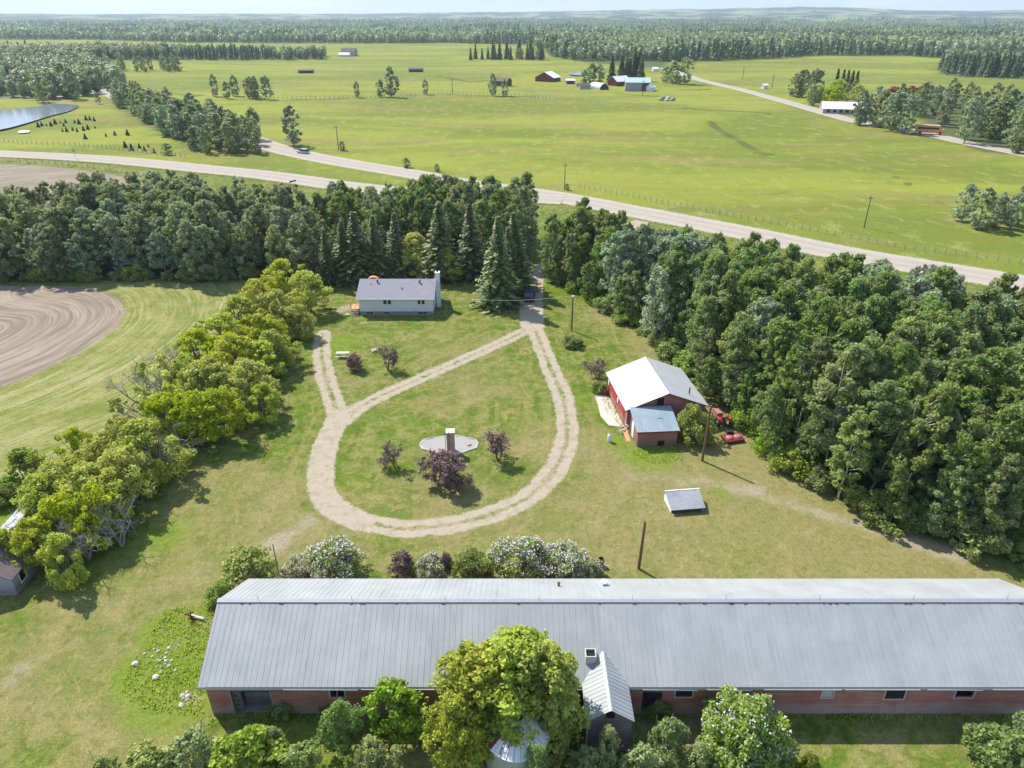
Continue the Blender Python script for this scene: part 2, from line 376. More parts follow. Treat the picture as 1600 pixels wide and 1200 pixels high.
class MB:
    def __init__(s): s.v = []; s.f = []
    def add(s, vs, fs):
        n = len(s.v); s.v += [tuple(v) for v in vs]; s.f += [tuple(i+n for i in f) for f in fs]; return s
    def box(s, x0, y0, z0, x1, y1, z1):
        return s.add([(x0,y0,z0),(x1,y0,z0),(x1,y1,z0),(x0,y1,z0),(x0,y0,z1),(x1,y0,z1),(x1,y1,z1),(x0,y1,z1)],
            [(0,3,2,1),(4,5,6,7),(0,1,5,4),(1,2,6,5),(2,3,7,6),(3,0,4,7)])
    def quad3(s, a, b, c, d, t):     # slab: quad a b c d thickened by t along its normal, downwards
        A, B, C_, D = map(Vector, (a, b, c, d)); n = (B-A).cross(D-A).normalized()*t
        return s.add([A,B,C_,D,A-n,B-n,C_-n,D-n], [(0,1,2,3),(7,6,5,4),(0,4,5,1),(1,5,6,2),(2,6,7,3),(3,7,4,0)])
    def prism(s, prof, x0, x1, axis='x'):   # profile of (u, z) run along an axis
        n = len(prof)
        f = (lambda u, z, t: (t, u, z)) if axis == 'x' else (lambda u, z, t: (u, t, z))
        vs = [f(u, z, x0) for u, z in prof]+[f(u, z, x1) for u, z in prof]
        fs = [tuple(range(n))[::-1], tuple(range(n, 2*n))]+[(i, (i+1) % n, n+(i+1) % n, n+i) for i in range(n)]
        return s.add(vs, fs)
    def tube(s, a, b, r0, r1=None, k=6):
        r1 = r0 if r1 is None else r1
        a = Vector(a); b = Vector(b); d = (b-a).normalized()
        u = d.cross(Vector((0, 0, 1)) if abs(d.z) < .9 else Vector((1, 0, 0))).normalized(); w = d.cross(u)
        vs = [a+(u*math.cos(t)+w*math.sin(t))*r0 for t in [2*math.pi*i/k for i in range(k)]]
        vs += [b+(u*math.cos(t)+w*math.sin(t))*r1 for t in [2*math.pi*i/k for i in range(k)]]
        return s.add(vs, [(i, (i+1) % k, k+(i+1) % k, k+i) for i in range(k)]+[tuple(range(k))[::-1], tuple(range(k, 2*k))])
    def lathe(s, prof, k=16, c=(0, 0)):
        n = len(prof); vs = []
        for j in range(k):
            t = 2*math.pi*j/k
            vs += [(c[0]+r*math.cos(t), c[1]+r*math.sin(t), z) for r, z in prof]
        fs = [(j*n+i, ((j+1) % k)*n+i, ((j+1) % k)*n+i+1, j*n+i+1) for j in range(k) for i in range(n-1)]
        return s.add(vs, fs)
    def build(s, name, mat, parent=None, loc=None, rz=0, smooth=False, bevel=0):
        me = bpy.data.meshes.new(name); me.from_pydata([tuple(v) for v in s.v], [], s.f); me.update()
        me.materials.append(M[mat] if isinstance(mat, str) else mat)
        if smooth: me.polygons.foreach_set('use_smooth', np.ones(len(me.polygons), bool))
        o = link(name, me, parent, loc, rz)
        if bevel:
            bv = o.modifiers.new('b', 'BEVEL'); bv.width = bevel; bv.segments = 2; bv.limit_method = 'ANGLE'
        return o
# ---------------------------------------------------------------- the land
PLOW = [GH(*q) for q in [(-260,440),(-100,445),(0,447),(100,447),(150,452),(185,464),(197,485),(182,512),(125,552),(62,582),(0,606),(-160,660),(-420,720)]]
PLOW_EDGE = dens(PLOW[3:12], 5)
FARPLOW = [G(*q) for q in [(-260,246),(-60,252),(0,256),(80,261),(160,270),(245,289),(300,310)]]+[GH(200,330), GH(-300,330)]
MAINROAD = dens([G(*q) for q in [(60,118),(110,125),(150,139),(188,153),(240,172),(330,197),(420,229),(480,243),(560,258),(640,271),(720,286),(800,297),(880,309),(1000,332),(1100,351),(1200,371),(1300,392),(1400,410),(1500,426),(1600,443),(1720,464),(1900,500)]], 6)
SIDEROAD = dens([G(*q) for q in [(-160,231),(0,240),(100,245),(200,252),(300,262),(400,272),(470,281),(540,291),(640,301),(740,306),(820,309),(880,312)]], 6)
FARROAD = dens([G(*q) for q in [(1036,107),(1060,114),(1100,127),(1160,141),(1220,158),(1290,178),(1340,191),(1400,201),(1460,213),(1510,225),(1600,241),(1700,262)]], 8)
TRACK = dens([G(*q) for q in [(-60,153),(0,152),(60,152),(125,149),(150,142)]], 6)
ENTRY = dens([(35,178),(27,167),(18,155),(11,145)]+[GH(*q) for q in [(838,425),(832,455),(830,485),(832,510)]], 6)
RIGHT = dens([GH(*q) for q in [(832,505),(846,540),(862,580),(879,620),(885,655),(884,692),(868,732),(840,765),(800,791),(740,812),(680,823),(620,825),(562,814)]], 6)
LEFTA = dens([GH(*q) for q in [(562,814),(526,797),(505,770),(501,735),(509,700),(520,672),(531,648)]], 6)
STEM = dens([GH(*q) for q in [(531,650),(519,622),(509,590),(503,555),(504,521)]], 6)
UPPER = dens([GH(*q) for q in [(830,512),(792,531),(730,559),(660,590),(600,617),(560,638),(532,662)]], 6)

LUSH = [(350,1050,3.5,.8),(225,1085,1.5,.9),(255,985,2.2,1),(235,1050,3,1),(270,1090,3.5,1),(310,1020,2.5,.9),(300,960,2,.7),(1015,712,3.2,1),(945,640,2.0,.8),(965,690,2.2,.7),(1095,690,2.0,.6),
        (940,455,4,.9),(860,440,3,1),(900,450,3,.8),(985,490,4,.7),(505,395,7,1),(525,540,5,.7),(470,800,0,0),(500,1180,6,.5),(250,840,4,.6),(60,780,5,1),(20,800,6,1),(120,740,2,.5),
        (610,520,6,.35),(900,625,3,.5),(700,515,6,.4),(150,890,6,.45),(1130,770,2,.6),(1105,720,2,.4),(590,700,5,.4),(640,670,5,.35),(560,745,4,.4),(835,600,3,.4),(300,870,5,.35),(1155,880,3,.4)]
DRY = [(900,700,6,.9),(1050,745,9,1),(1150,700,8,1),(1200,780,10,1),(1300,830,10,1),(1400,860,9,1),(1100,600,7,.9),(1040,545,6,.8),(960,490,8,.7),(1150,640,6,1),(980,800,12,.75),(1100,830,12,.8),(1300,880,12,.9),(850,870,9,.7),
       (760,600,7,.6),(700,620,7,.5),(820,690,5,.6),(700,790,9,.6),(430,770,5,.7),(460,850,7,.8),(350,780,7,.6),(200,960,10,.6),(100,1010,10,.6),(300,900,8,.7),(440,820,5,.8),(240,1120,5,.8),(700,545,9,.45),(560,600,5,.4),(650,1150,4,1),(400,1060,5,.6),(1450,1100,7,.5),(1080,1130,4,.9),(20,1100,6,.7),(640,700,5,.3)]
DIRT = [(430,850,2.0,.72),(448,836,2.2,.62),(480,812,2.2,.6),(550,830,2.6,.5),(470,870,2.2,.45),(920,700,2.4,.45),(1060,750,3,.5),(1100,752,2.5,.5),(1150,765,2.5,.6),(1175,768,1.5,.7),(1000,747,3,.38),(955,635,1.4,.6),
        (545,480,1.8,.9),(530,487,1.5,.7),(565,505,1.5,.6),(720,452,3,.4),(715,480,1.2,.5),(1230,780,3,.42),(1420,845,3,.6),(1480,862,3,.55),(1500,345,8,.5),(1450,345,6,.35),(640,1150,2.0,.6),(380,1150,0,0),(1080,1090,1.8,.7),(1100,1110,1.6,.7),(560,1110,2.5,.55),
        (640,1115,2.2,.6),(1520,1120,3,.5),(1380,1110,2.5,.4),(280,1010,1.5,.5),(300,1090,1.0,.8),(940,885,.9,.7),(820,470,2,.4),(860,560,1,.3),(1110,560,3,.4),(130,1010,2,.35),(30,1050,2.5,.5),(15,1060,2,.5)]
WORN = [(dens([GH(*q) for q in L], 5), w, k) for L, w, k in (([(985,744),(1050,748),(1120,757),(1180,775),(1260,795),(1350,822),(1450,850),(1560,878)], 1.5, .50), ([(1095,560),(1135,620),(1160,690),(1190,765)], 1.3, .42),
    ([(-20,1062),(40,1040),(100,1015),(170,985),(300,900),(400,850)], .9, .42), ([(690,800),(860,800),(905,740),(925,690)], 1.0, .36), ([(1000,840),(1100,870),(1250,865),(1400,885)], .8, .36), ([(420,600),(0,900)], .1, 0))]
def blobs(X, Y, L):
    out = np.zeros(np.shape(X))
    for px, py, r, w in L:
        if r <= 0: continue
        cx, cy = GH(px, py); d2 = (X-cx)**2+(Y-cy)**2
        out = np.maximum(out, w*np.exp(-d2/(2*(r*.75)**2)))
    return out
WOOD_R = [GH(*q) for q in [(846,440),(880,448),(905,462),(962,500),(1002,522),(1042,562),(1092,602),(1142,652),(1202,712),(1252,757),(1342,802),(1452,847),(1600,880),(1750,890),(1900,880)]]+[(95,72),(72,86),(58,96),(43,110),(27,122),(14,136),(8,140)]
WOOD_L = [(-112,128.5),(-95,129),(-60,129.5),(-38,130),(-36,138),(-44,146),(-62,157),(-82,169),(-96,158),(-112,143)]
WOOD_M = [(-38,139),(-30,136),(-10,136),(-1,134),(3,136),(5,150),(4,163),(-12,166),(-34,164),(-42,152)]
# bases of the far woods, as seen: edge of the big wood, then blocks nearer by
FARW = [(-300,0),(-300,62),(0,62),(150,63),(300,67),(500,68),(700,68),(830,70),(850,76),(860,88),(900,95),(950,100),(1000,106),(1036,107),(1040,98),(1100,96),(1200,92),(1287,87),(1412,87),(1460,91),(1530,86),(1600,82),(1900,80),(1900,0)]
BANDL = [(-300,80),(-100,80),(60,82),(140,84),(300,86),(420,86),(508,88),(512,93),(400,94),(300,94),(180,93),(120,100),(165,108),(205,140),(140,148),(110,157),(60,156),(0,151),(-300,150)]
STRIP = [(168,150),(200,158),(300,188),(398,212),(412,246),(340,246),(290,228),(230,196),(196,176)]
BLOCKR = [(1465,104),(1500,96),(1600,100),(1800,104),(1800,126),(1600,124),(1520,121),(1475,117)]
BLOCKR2 = [(1372,152),(1480,146),(1560,150),(1600,140),(1800,140),(1800,250),(1600,244),(1530,236),(1500,222),(1462,205),(1440,190),(1400,160)]
def land_attrs(X, Y, grav=None, plow=None, road=None):
    A = {}
    A['a_dry'] = blobs(X, Y, DRY); A['a_lush'] = blobs(X, Y, LUSH); A['a_dirt'] = blobs(X, Y, DIRT)
    near = np.minimum.reduce([dpoly(X, Y, q) for q in (ENTRY, RIGHT, LEFTA, STEM, UPPER)])
    A['a_dirt'] = np.maximum(A['a_dirt'], .52*np.exp(-np.maximum(near-1.2, 0)/.9))
    for L, w_, k_ in WORN: A['a_dirt'] = np.maximum(A['a_dirt'], k_*np.exp(-((dpoly(X, Y, L)+(fbm(X/4, Y/4, 19, 3)-.5)*1.2)/w_)**2))
    rd = dpoly(X, Y, MAINROAD); d = np.hypot(X, Y)
    yr = np.interp(X, MAINROAD[:, 0], MAINROAD[:, 1])
    ys = np.interp(X, SIDEROAD[:, 0], SIDEROAD[:, 1])
    side = ss(-8, 6, Y-np.where(X < -30, ys, yr))
    A['a_field'] = side; A['a_mow'] = np.minimum(near, 60)+.25*np.abs(X)
    A['a_lush'] = np.maximum(A['a_lush'], .45*np.exp(-((rd-13)/8)**2)*(vn(X/25, Y/25, 3)))*(1-side*.3)
    dist = dpoly(X, Y, PLOW_EDGE); A['a_dist'] = dist
    hay = ss(50, 60, Y)*(1-ss(2, 5, dpoly(X, Y, HAYEDGE)*np.where(inpoly(X, Y, HAY), -1, 1)))
    A['a_hay'] = hay
    px, py = PX(X, Y, terr(X, Y))
    w = np.zeros(np.shape(X))
    far = d > 300
    for P in (FARW, BANDL, STRIP, BLOCKR, BLOCKR2):
        w = np.where(far & inpoly(px+6*(fbm(X/90, Y/90, 3)-.5), py+3*(fbm(X/120, Y/120, 8)-.5), P), 1, w)
    # clearings inside the big far wood and on the hills
    clr = (fbm(X/520, Y/260, 21, 3) > .60)
    hillf = ss(3800, 5200, d)
    w = np.where((d > 1750) & clr, 0.12, w)
    w = np.where((hillf > .3) & (w < .5), .42, w)
    for P in (WOOD_R, WOOD_L, WOOD_M):
        dd = dpoly(X, Y, P+[P[0]]); w = np.maximum(w, np.where(inpoly(X, Y, P), ss(-.5, 2, dd), 0))
    A['a_wood'] = np.clip(w, 0, 1); A['a_wet'] = np.zeros(np.shape(X)); A['a_hill'] = hillf; A['a_track'] = np.zeros(np.shape(X))
    z = np.zeros(np.shape(X))
    A['a_grav'] = z if grav is None else grav; A['a_plow'] = z if plow is None else plow
    A['a_road'] = z if road is None else road
    return A
HAY = [GH(*q) for q in [(150,448),(355,450),(360,475),(300,530),(240,585),(190,625),(120,680),(60,705),(0,740),(-250,860),(-500,800),(-300,600)]]
HAYEDGE = HAY+[HAY[0]]

def axis(a, b, step, lo, hi, g):
    v = list(np.arange(a, b+step*.5, step)); s = step; x = v[-1]
    while x < hi: s *= g; x += s; v.append(min(x, hi))
    s = step; x = v[0]; L = []
    while x > lo: s *= g; x -= s; L.append(max(x, lo))
    return np.array(L[::-1]+v)
def grid_mesh(name, xs, ys, lift=0.0, keep=None, **kw):
    X, Y = np.meshgrid(xs, ys); nx, ny = len(xs), len(ys)
    Z = terr(X, Y)+(lift(X, Y) if callable(lift) else lift)
    I = np.arange(nx*ny).reshape(ny, nx)
    Fq = np.stack([I[:-1, :-1], I[:-1, 1:], I[1:, 1:], I[1:, :-1]], -1).reshape(-1, 4)
    A = kw.get('A')(X, Y)
    V = np.stack([X, Y, Z], -1).reshape(-1, 3)
    A = {k: a.ravel() for k, a in A.items()}
    if keep is not None:
        K = keep(X, Y); kf = (K[:-1, :-1] | K[:-1, 1:] | K[1:, 1:] | K[1:, :-1]).ravel(); Fq = Fq[kf]
        used = np.unique(Fq); m = np.full(len(V), -1); m[used] = np.arange(len(used))
        Fq = m[Fq]; V = V[used]; A = {k: a[used] for k, a in A.items()}
    return mesh_np(name, V, Fq, M['land'], A, smooth=True)

xs = axis(-112, 112, .8, -9000, 9000, 1.055); ys = axis(16, 172, .65, -500, 9300, 1.04)
struct(link('ground', grid_mesh('ground', xs, ys, A=lambda X, Y: land_attrs(X, Y))))

def drive_mask(X, Y):
    j = (fbm(X/2.6, Y/2.6, 31, 3)-.5)*.45
    g = np.zeros(np.shape(X))
    for L, hw, two in ((ENTRY, 2.0, .25), (RIGHT, 1.35, .72), (LEFTA, 1.45, .2), (STEM, 1.3, .70), (UPPER, 1.15, .58)):
        d = dpoly(X, Y, L)+j
        q = 1-ss(hw-.75, hw+.7, d)
        q = q*(1-two*np.exp(-(d/.55)**2))
        g = np.maximum(g, q)
    return g
def dnear(X, Y): return np.minimum.reduce([dpoly(X, Y, q) for q in (ENTRY, RIGHT, LEFTA, STEM, UPPER)])
def dkeep(X, Y): return dnear(X, Y) < 3.6
def dlift(X, Y): return .03-.07*ss(2.7, 3.4, dnear(X, Y))
struct(link('driveway', grid_mesh('driveway', np.arange(-31, 40, .3), np.arange(51, 192, .3), dlift, dkeep, A=lambda X, Y: land_attrs(X, Y, grav=drive_mask(X, Y)))))

def plow_mask(P, w=1.2):
    def f(X, Y):
        d = dpoly(X, Y, P+[P[0]])+(fbm(X/3, Y/3, 12, 3)-.5)*1.5; s = np.where(inpoly(X, Y, P), 1, -1)
        return ss(-w, w, d*s)
    return f
def dilate(K):
    K = K.copy()
    for _ in range(2): Q = K.copy(); Q[1:] |= K[:-1]; Q[:-1] |= K[1:]; Q[:, 1:] |= K[:, :-1]; Q[:, :-1] |= K[:, 1:]; K = Q
    return K
pm = plow_mask(PLOW)
struct(link('ploughed_field', grid_mesh('ploughed_field', np.arange(-150, -54, .9), np.arange(62, 131, .9), lambda X, Y: .05-.1*ss(.06, .0, pm(X, Y)),
    lambda X, Y: dilate(pm(X, Y) > .001), A=lambda X, Y: land_attrs(X, Y, plow=pm(X, Y)))))
pm2 = plow_mask(FARPLOW, 2)
struct(link('ploughed_field', grid_mesh('ploughed_field', np.arange(-420, -60, 3), np.arange(150, 330, 3), .12,
    lambda X, Y: pm2(X, Y) > .01, A=lambda X, Y: land_attrs(X, Y, plow=pm2(X, Y)))))

def ribbon(name, L, hw, lift=.08, road=1.0, sub=4):
    P = []
    for a, b in zip(L[:-1], L[1:]):
        n = max(1, int(np.hypot(*(b-a))/6)); P += [a+(b-a)*k/n for k in range(n)]
    P.append(L[-1]); P = np.array(P)
    T = np.gradient(P, axis=0); T /= np.hypot(T[:, 0], T[:, 1])[:, None]; N = np.stack([-T[:, 1], T[:, 0]], 1)
    us = np.array([-1.25, -1.0, -.8, -.3, 0, .3, .8, 1.0, 1.25]); gv = np.array([0, .45, .9, 1, 1, 1, .9, .45, 0])
    h = hw if callable(hw) else (lambda p: hw)
    X = P[:, 0:1]+N[:, 0:1]*us*h(P)*(1+.08*(vn(P[:, 0:1]/9, P[:, 1:2]/9, 4)-.5)); Y = P[:, 1:2]+N[:, 1:2]*us*h(P)
    d = np.hypot(X, Y)
    Z = terr(X, Y)+lift*(.5+d/250)*(1-np.abs(us)/1.25*.6)
    A = land_attrs(X, Y, grav=np.broadcast_to(gv, X.shape)*1.0, road=np.full(X.shape, road))
    A['a_track'] = np.broadcast_to(np.array([0, 0, 0, 1, .15, 1, 0, 0, 0])*road, X.shape)
    n, m = X.shape; I = np.arange(n*m).reshape(n, m)
    Fq = np.stack([I[:-1, :-1], I[1:, :-1], I[1:, 1:], I[:-1, 1:]], -1).reshape(-1, 4)[:, ::-1]
    return struct(link(name, mesh_np(name, np.stack([X, Y, Z], -1).reshape(-1, 3), Fq, M['land'], {k: np.asarray(a).ravel() for k, a in A.items()}, smooth=True)))
def ditch(pts, hw):
    L = dens([G(*q) for q in pts], 6); o = ribbon('ditch', L, hw*.7, .10, 0.0); me = o.data; n = len(me.vertices)
    g = np.zeros(n, np.float32); me.attributes['a_grav'].data.foreach_get('value', g); co = np.zeros(n*3, np.float32); me.vertices.foreach_get('co', co); co = co.reshape(-1, 3)
    me.attributes['a_wet'].data.foreach_set('value', np.clip((g*.95-1.5*(fbm(co[:, 0]/5, co[:, 1]/5, 8, 3)-.38))*.6, 0, .5).astype(np.float32)); me.attributes['a_grav'].data.foreach_set('value', np.zeros(n, np.float32))
ditch([(1066,169),(1100,172),(1160,175),(1204,178)], 2.2)
ditch([(1108,190),(1122,203),(1145,216),(1170,230),(1185,238)], 2.6)
ditch([(1178,239),(1190,240),(1203,242)], 5.0); ditch([(1394,277),(1404,278)], 3.2); ditch([(1412,287),(1424,288)], 3.2); ditch([(1461,314),(1474,315)], 3.0)
ditch([(1138,214),(1148,215)], 3.2); ditch([(685,119),(705,123),(735,128),(765,126)], 3.5); ditch([(455,156),(500,156),(545,154)], 2.5); ditch([(220,141),(260,146),(312,150)], 5.0); ditch([(625,148),(650,149)], 3.0)
ditch([(1068,141),(1090,141),(1110,139)], 2.5); ditch([(960,146),(1000,150),(1030,151)], 2.0); ditch([(700,148),(740,150),(800,151),(850,150)], 1.6)
ribbon('road', MAINROAD, 5.6)
ribbon('road', SIDEROAD, 5.6, .12)
ribbon('road', FARROAD, 4.6)
ribbon('track', TRACK, 3.4)

def pond(pts, lift):
    P = dens([G(*q) for q in pts]+[G(*pts[0])], 5)[:-1]
    z = float(np.min([terr1(*p) for p in P]))
    me = mesh_np('pond', np.array([(p[0], p[1], 0) for p in P]), [tuple(range(len(P)))], M['water'])
    o = struct(link('pond', me, None, (0, 0, max(terr1(*p) for p in P)+lift)))
    return P
pond([(-120,178),(-20,176),(45,169),(80,164),(118,165),(122,169),(108,176),(78,184),(40,196),(0,207),(-120,228)], .25)
pond([(888,113),(900,112.3),(917,113),(920,116),(912,119),(898,119.6),(890,118)], .35)

# ---------------------------------------------------------------- plants
def leaves(P, N, size, rng, asp=1.5, jit=.35):
    n = len(P); N = N/np.linalg.norm(N, axis=1, keepdims=True)
    r = rng.normal(size=(n, 3)); U = np.cross(N, r); U /= np.linalg.norm(U, axis=1, keepdims=True)+1e-9
    W = np.cross(N, U); s = size*(1+jit*rng.uniform(-1, 1, n))[:, None]
    V = np.stack([P-U*s*.5*asp, P-W*s*.5, P+U*s*.5*asp, P+W*s*.5], 1).reshape(-1, 3)
    return V, np.arange(4*n).reshape(n, 4)
def clump_leaves(C, r, per, size, rng, up=.45, flat=.75, inner=.35):
    V, Q, T = [], [], []
    n = len(C); idx = np.repeat(np.arange(n), per)
    d = rng.normal(size=(len(idx), 3)); d /= np.linalg.norm(d, axis=1, keepdims=True)
    rr = r[idx]*(inner+(1-inner)*rng.random(len(idx))**.6)
    off = d*rr[:, None]; off[:, 2] *= flat
    P = C[idx]+off
    N = d*.42+rng.normal(size=d.shape)*.62; N[:, 2] += up*.8
    cv = rng.random(n)
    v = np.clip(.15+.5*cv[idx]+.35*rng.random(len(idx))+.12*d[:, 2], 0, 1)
    V, Fq = leaves(P, N, size, rng)
    return V, Fq, v
def cat(parts):
    V = []; Fq = []; v = []; n = 0
    for a, b, c in parts: V.append(a); Fq.append(b+n); v.append(c); n += len(a)
    return np.concatenate(V), np.concatenate(Fq), np.concatenate(v)
def limb_tubes(mb, pts, r0, r1, k=5):
    for i in range(len(pts)-1):
        t0, t1 = i/(len(pts)-1), (i+1)/(len(pts)-1)
        mb.tube(pts[i], pts[i+1], r0+(r1-r0)*t0, r0+(r1-r0)*t1, k)
PROTO = {}
def mesh_of(mb, mat, name='trunk'):
    me = bpy.data.meshes.new(name); me.from_pydata([tuple(v) for v in mb.v], [], mb.f); me.update(); me.materials.append(M[mat]); return me
def broad(seed, h, rx, base, nclump, per, size, cr, leaf, bark, top=.0, tr=.13, narrow=1.0, open_=0.0, multi=1, flat=.75):
    """a broadleaved tree: trunk with limbs, crown of leaf clumps carried by the limbs"""
    rng = np.random.default_rng(seed)
    t = base+(1-base)*rng.random(nclump)**.85
    u = (t-base)/(1-base)
    prof = np.sin(np.pi*np.clip(.12+.86*u**narrow, 0, 1))**.65
    a = rng.random(nclump)*2*np.pi
    lob = 1+.28*np.sin(a*2+seed)+.18*np.sin(a*3+seed*2+t*5)
    rad_ = rx*prof*lob*(.35+.65*rng.random(nclump)**.45)
    C = np.stack([rad_*np.cos(a), rad_*np.sin(a), t*h], 1)
    C[:, 0] += top*(t**2)*h*.1
    r = cr*(.5+1.0*rng.random(nclump))*(1-.25*u)
    V, Fq, v = clump_leaves(C, r, per, size, rng, flat=flat)
    # a few stray sprays that break the outline
    k = nclump//3; i = rng.integers(0, nclump, k)
    C2 = C[i]*np.array([1.18, 1.18, 1.03]); V2, F2, v2 = clump_leaves(C2, r[i]*.5, max(6, per//5), size, rng, flat=1.1)
    V, Fq, v = cat([(V, Fq, v), (V2, F2, v2)])
    mb = MB()
    for m_ in range(multi):
        o = Vector((0, 0, -.3)) if multi == 1 else Vector((rng.normal()*.35, rng.normal()*.35, -.3))
        tip = Vector((rng.normal()*rx*.12*(1+multi), rng.normal()*rx*.12*(1+multi), h*.9))
        pts = [o+(tip-o)*q+Vector((rng.normal(), rng.normal(), 0))*.12*(q > 0) for q in np.linspace(0, 1, 6)]
        limb_tubes(mb, pts, tr/math.sqrt(multi)*1.2, .03, 6)
    for j in rng.choice(nclump, min(nclump, 16), replace=False):
        c = Vector(C[j]); z0 = max(h*base*.6, c.z-rx*.75); s = Vector((0, 0, z0))
        mid = s.lerp(c, .5)+Vector((0, 0, -.15*rx*.3))
        limb_tubes(mb, [s, mid, c], tr*.45, .02, 4)
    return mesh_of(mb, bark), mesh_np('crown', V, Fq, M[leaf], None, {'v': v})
def spruce(seed, h, rx, size=.34, low=.05, dens_=1.0):
    rng = np.random.default_rng(seed); P, N, U, vv, ss_ = [], [], [], [], []
    z = h*low
    while z < h*.985:
        q = z/h; L = rx*(1-q)**.9*(.85+.3*rng.random())+.12
        nb = int((6+5*(1-q))*dens_)
        a0 = rng.random()*6.28
        for k in range(nb):
            a = a0+k*2*np.pi/nb+rng.normal()*.15; l = L*(.75+.4*rng.random())
            ns = max(2, int(l/(.30))) ; cv = rng.random()
            for i in range(ns):
                f = (i+.6)/ns; r = l*f
                for s_ in (-1, 1, 0):
                    off = s_*(.10+.20*l*.35*(1-f))+rng.normal()*.06
                    dz = -.32*r*(.6+.5*f)+.14*r*f*f+rng.normal()*.06
                    P.append((r*math.cos(a)-off*math.sin(a), r*math.sin(a)+off*math.cos(a), z+dz))
                    N.append((.35*math.cos(a)+rng.normal()*.35, .35*math.sin(a)+rng.normal()*.35, 1))
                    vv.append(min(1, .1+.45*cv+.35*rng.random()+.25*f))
        z += h*.022*(1.15-.5*q)+.08
    P = np.array(P); N = np.array(N)
    V, Fq = leaves(P, N, size, rng, 1.7)
    tip = [(V, Fq, np.array(vv))]
    mb = MB(); mb.tube((0, 0, -.3), (0, 0, h*.55), .17, .09, 6); mb.tube((0, 0, h*.55), (0, 0, h*1.01), .09, .015, 5)
    V, Fq, v = cat(tip)
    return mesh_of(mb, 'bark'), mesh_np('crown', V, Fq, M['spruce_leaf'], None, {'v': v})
def twigs(mb, rng, p, d, L, r, lev, tips, spread=.55, seg=3):
    pts = [p]
    for i in range(seg):
        d = (d+Vector((rng.normal(), rng.normal(), rng.normal()+.15))*.16).normalized(); p = p+d*L/seg; pts.append(p)
    limb_tubes(mb, pts, r, r*.6, 5 if lev > 1 else 3)
    if lev == 0: tips.append(p); return
    for k in range(3 if lev > 1 else 4):
        nd = (d+Vector((rng.normal(), rng.normal(), rng.normal()*.6+.15))*spread).normalized()
        twigs(mb, rng, pts[-1 if k < 2 else -2], nd, L*(.62+.2*rng.random()), r*.58, lev-1, tips, spread, seg)
    if lev <= 2: tips.append(p)
def ornamental(seed, h, leaf, per, size, cr, lev=3, spread=.75, bark='bark', lean=0):
    rng = np.random.default_rng(seed); mb = MB(); tips = []
    for k in range(3):
        a = k*2.1+seed
        twigs(mb, rng, Vector((0, 0, -.2)), Vector((.33*math.cos(a), .33*math.sin(a), 1)).normalized(), h*.36, h*.022, lev, tips, spread)
    C = np.array([tuple(t) for t in tips]); zs = h/max(C[:, 2].max(), .1)
    mb.v = [(x, y, z*zs if z > 0 else z) for x, y, z in mb.v]; C[:, 2] *= zs
    t = mesh_of(mb, bark)
    if per == 0: return t, None
    V, Fq, v = clump_leaves(C, cr*(.6+.8*rng.random(len(C))), per, size, rng, flat=.9, inner=.1)
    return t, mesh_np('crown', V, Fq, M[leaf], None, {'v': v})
def shrub(seed, h, rx, leaf, n, per, size, cr, blossom=0, flat=.85):
    rng = np.random.default_rng(seed)
    u = rng.random(n); a = rng.random(n)*6.283; el = np.arcsin(rng.random(n)**.8)
    rr = (.55+.45*rng.random(n)**.5)
    lob = 1+.16*np.sin(a*3+seed)+.12*np.sin(a*5+seed)
    C = np.stack([rx*rr*np.cos(a)*np.cos(el)*lob, rx*rr*np.sin(a)*np.cos(el)*lob, (h-cr*.6)*rr*np.sin(el)+cr*.35], 1)
    V, Fq, v = clump_leaves(C, cr*(.6+.7*rng.random(n)), per, size, rng, flat=flat)
    mb = MB()
    for j in range(9):
        c = Vector(C[rng.integers(0, n)]); limb_tubes(mb, [Vector((rng.normal()*.15, rng.normal()*.15, -.15)), Vector((c.x*.35, c.y*.35, c.z*.55)), c], .05, .012, 4)
    bl = None
    if blossom:
        i = rng.integers(0, n, blossom); d = rng.normal(size=(blossom, 3)); d[:, 2] = abs(d[:, 2])*.9; d /= np.linalg.norm(d, axis=1, keepdims=True)
        P = C[i]+d*(cr*1.0*(.8+.35*rng.random(blossom)))[:, None]
        P3 = np.repeat(P, 4, 0)+rng.normal(size=(blossom*4, 3))*.05
        Vb, Fb = leaves(P3, rng.normal(size=P3.shape)+np.array([0, 0, .6]), .085, rng, 1.4)
        bl = mesh_np('blossoms', Vb, Fb, M['blossom'])
    return mesh_of(mb, 'bark', 'stems'), mesh_np('foliage', V, Fq, M[leaf], None, {'v': v}), bl

PROTO['aspen'] = [broad(100+i, 14, 2.2+.25*(i % 3), .08+.05*(i % 3), 135, 76, .215, .58, 'aspen_leaf', 'pale_bark', .3*(i-3), .12, flat=.85) for i in range(7)]
PROTO['poplar'] = [broad(140+i, 14, 2.9+.3*(i % 3), .06+.05*(i % 2), 125, 66, .235, .64, 'poplar_leaf', 'bark', .3*(i-2), .14, flat=1.0) for i in range(5)]
PROTO['silver'] = [broad(170+i, 12.5, 2.5, .12, 95, 56, .25, .66, 'silver_leaf', 'pale_bark', .4*(i-1), .12) for i in range(3)]
PROTO['spruce'] = [spruce(200+i, 14, 2.9+.2*i, .30) for i in range(4)]
PROTO['maple'] = [broad(230+i, 6.6, 3.1+.3*(i % 2), .08, 90, 100, .20, .74, 'maple_leaf', 'bark', 0, .16, .8, multi=3) for i in range(5)]
PROTO['thin_maple'] = [broad(250+i, 6.4, 3.0, .10, 34, 60, .22, .75, 'maple_leaf', 'dead_wood', 0, .15, .8, multi=4) for i in range(2)]
PROTO['dead'] = [ornamental(270+i, 5.6, None, 0, 0, 0, 4, .8, 'dead_wood') for i in range(3)]
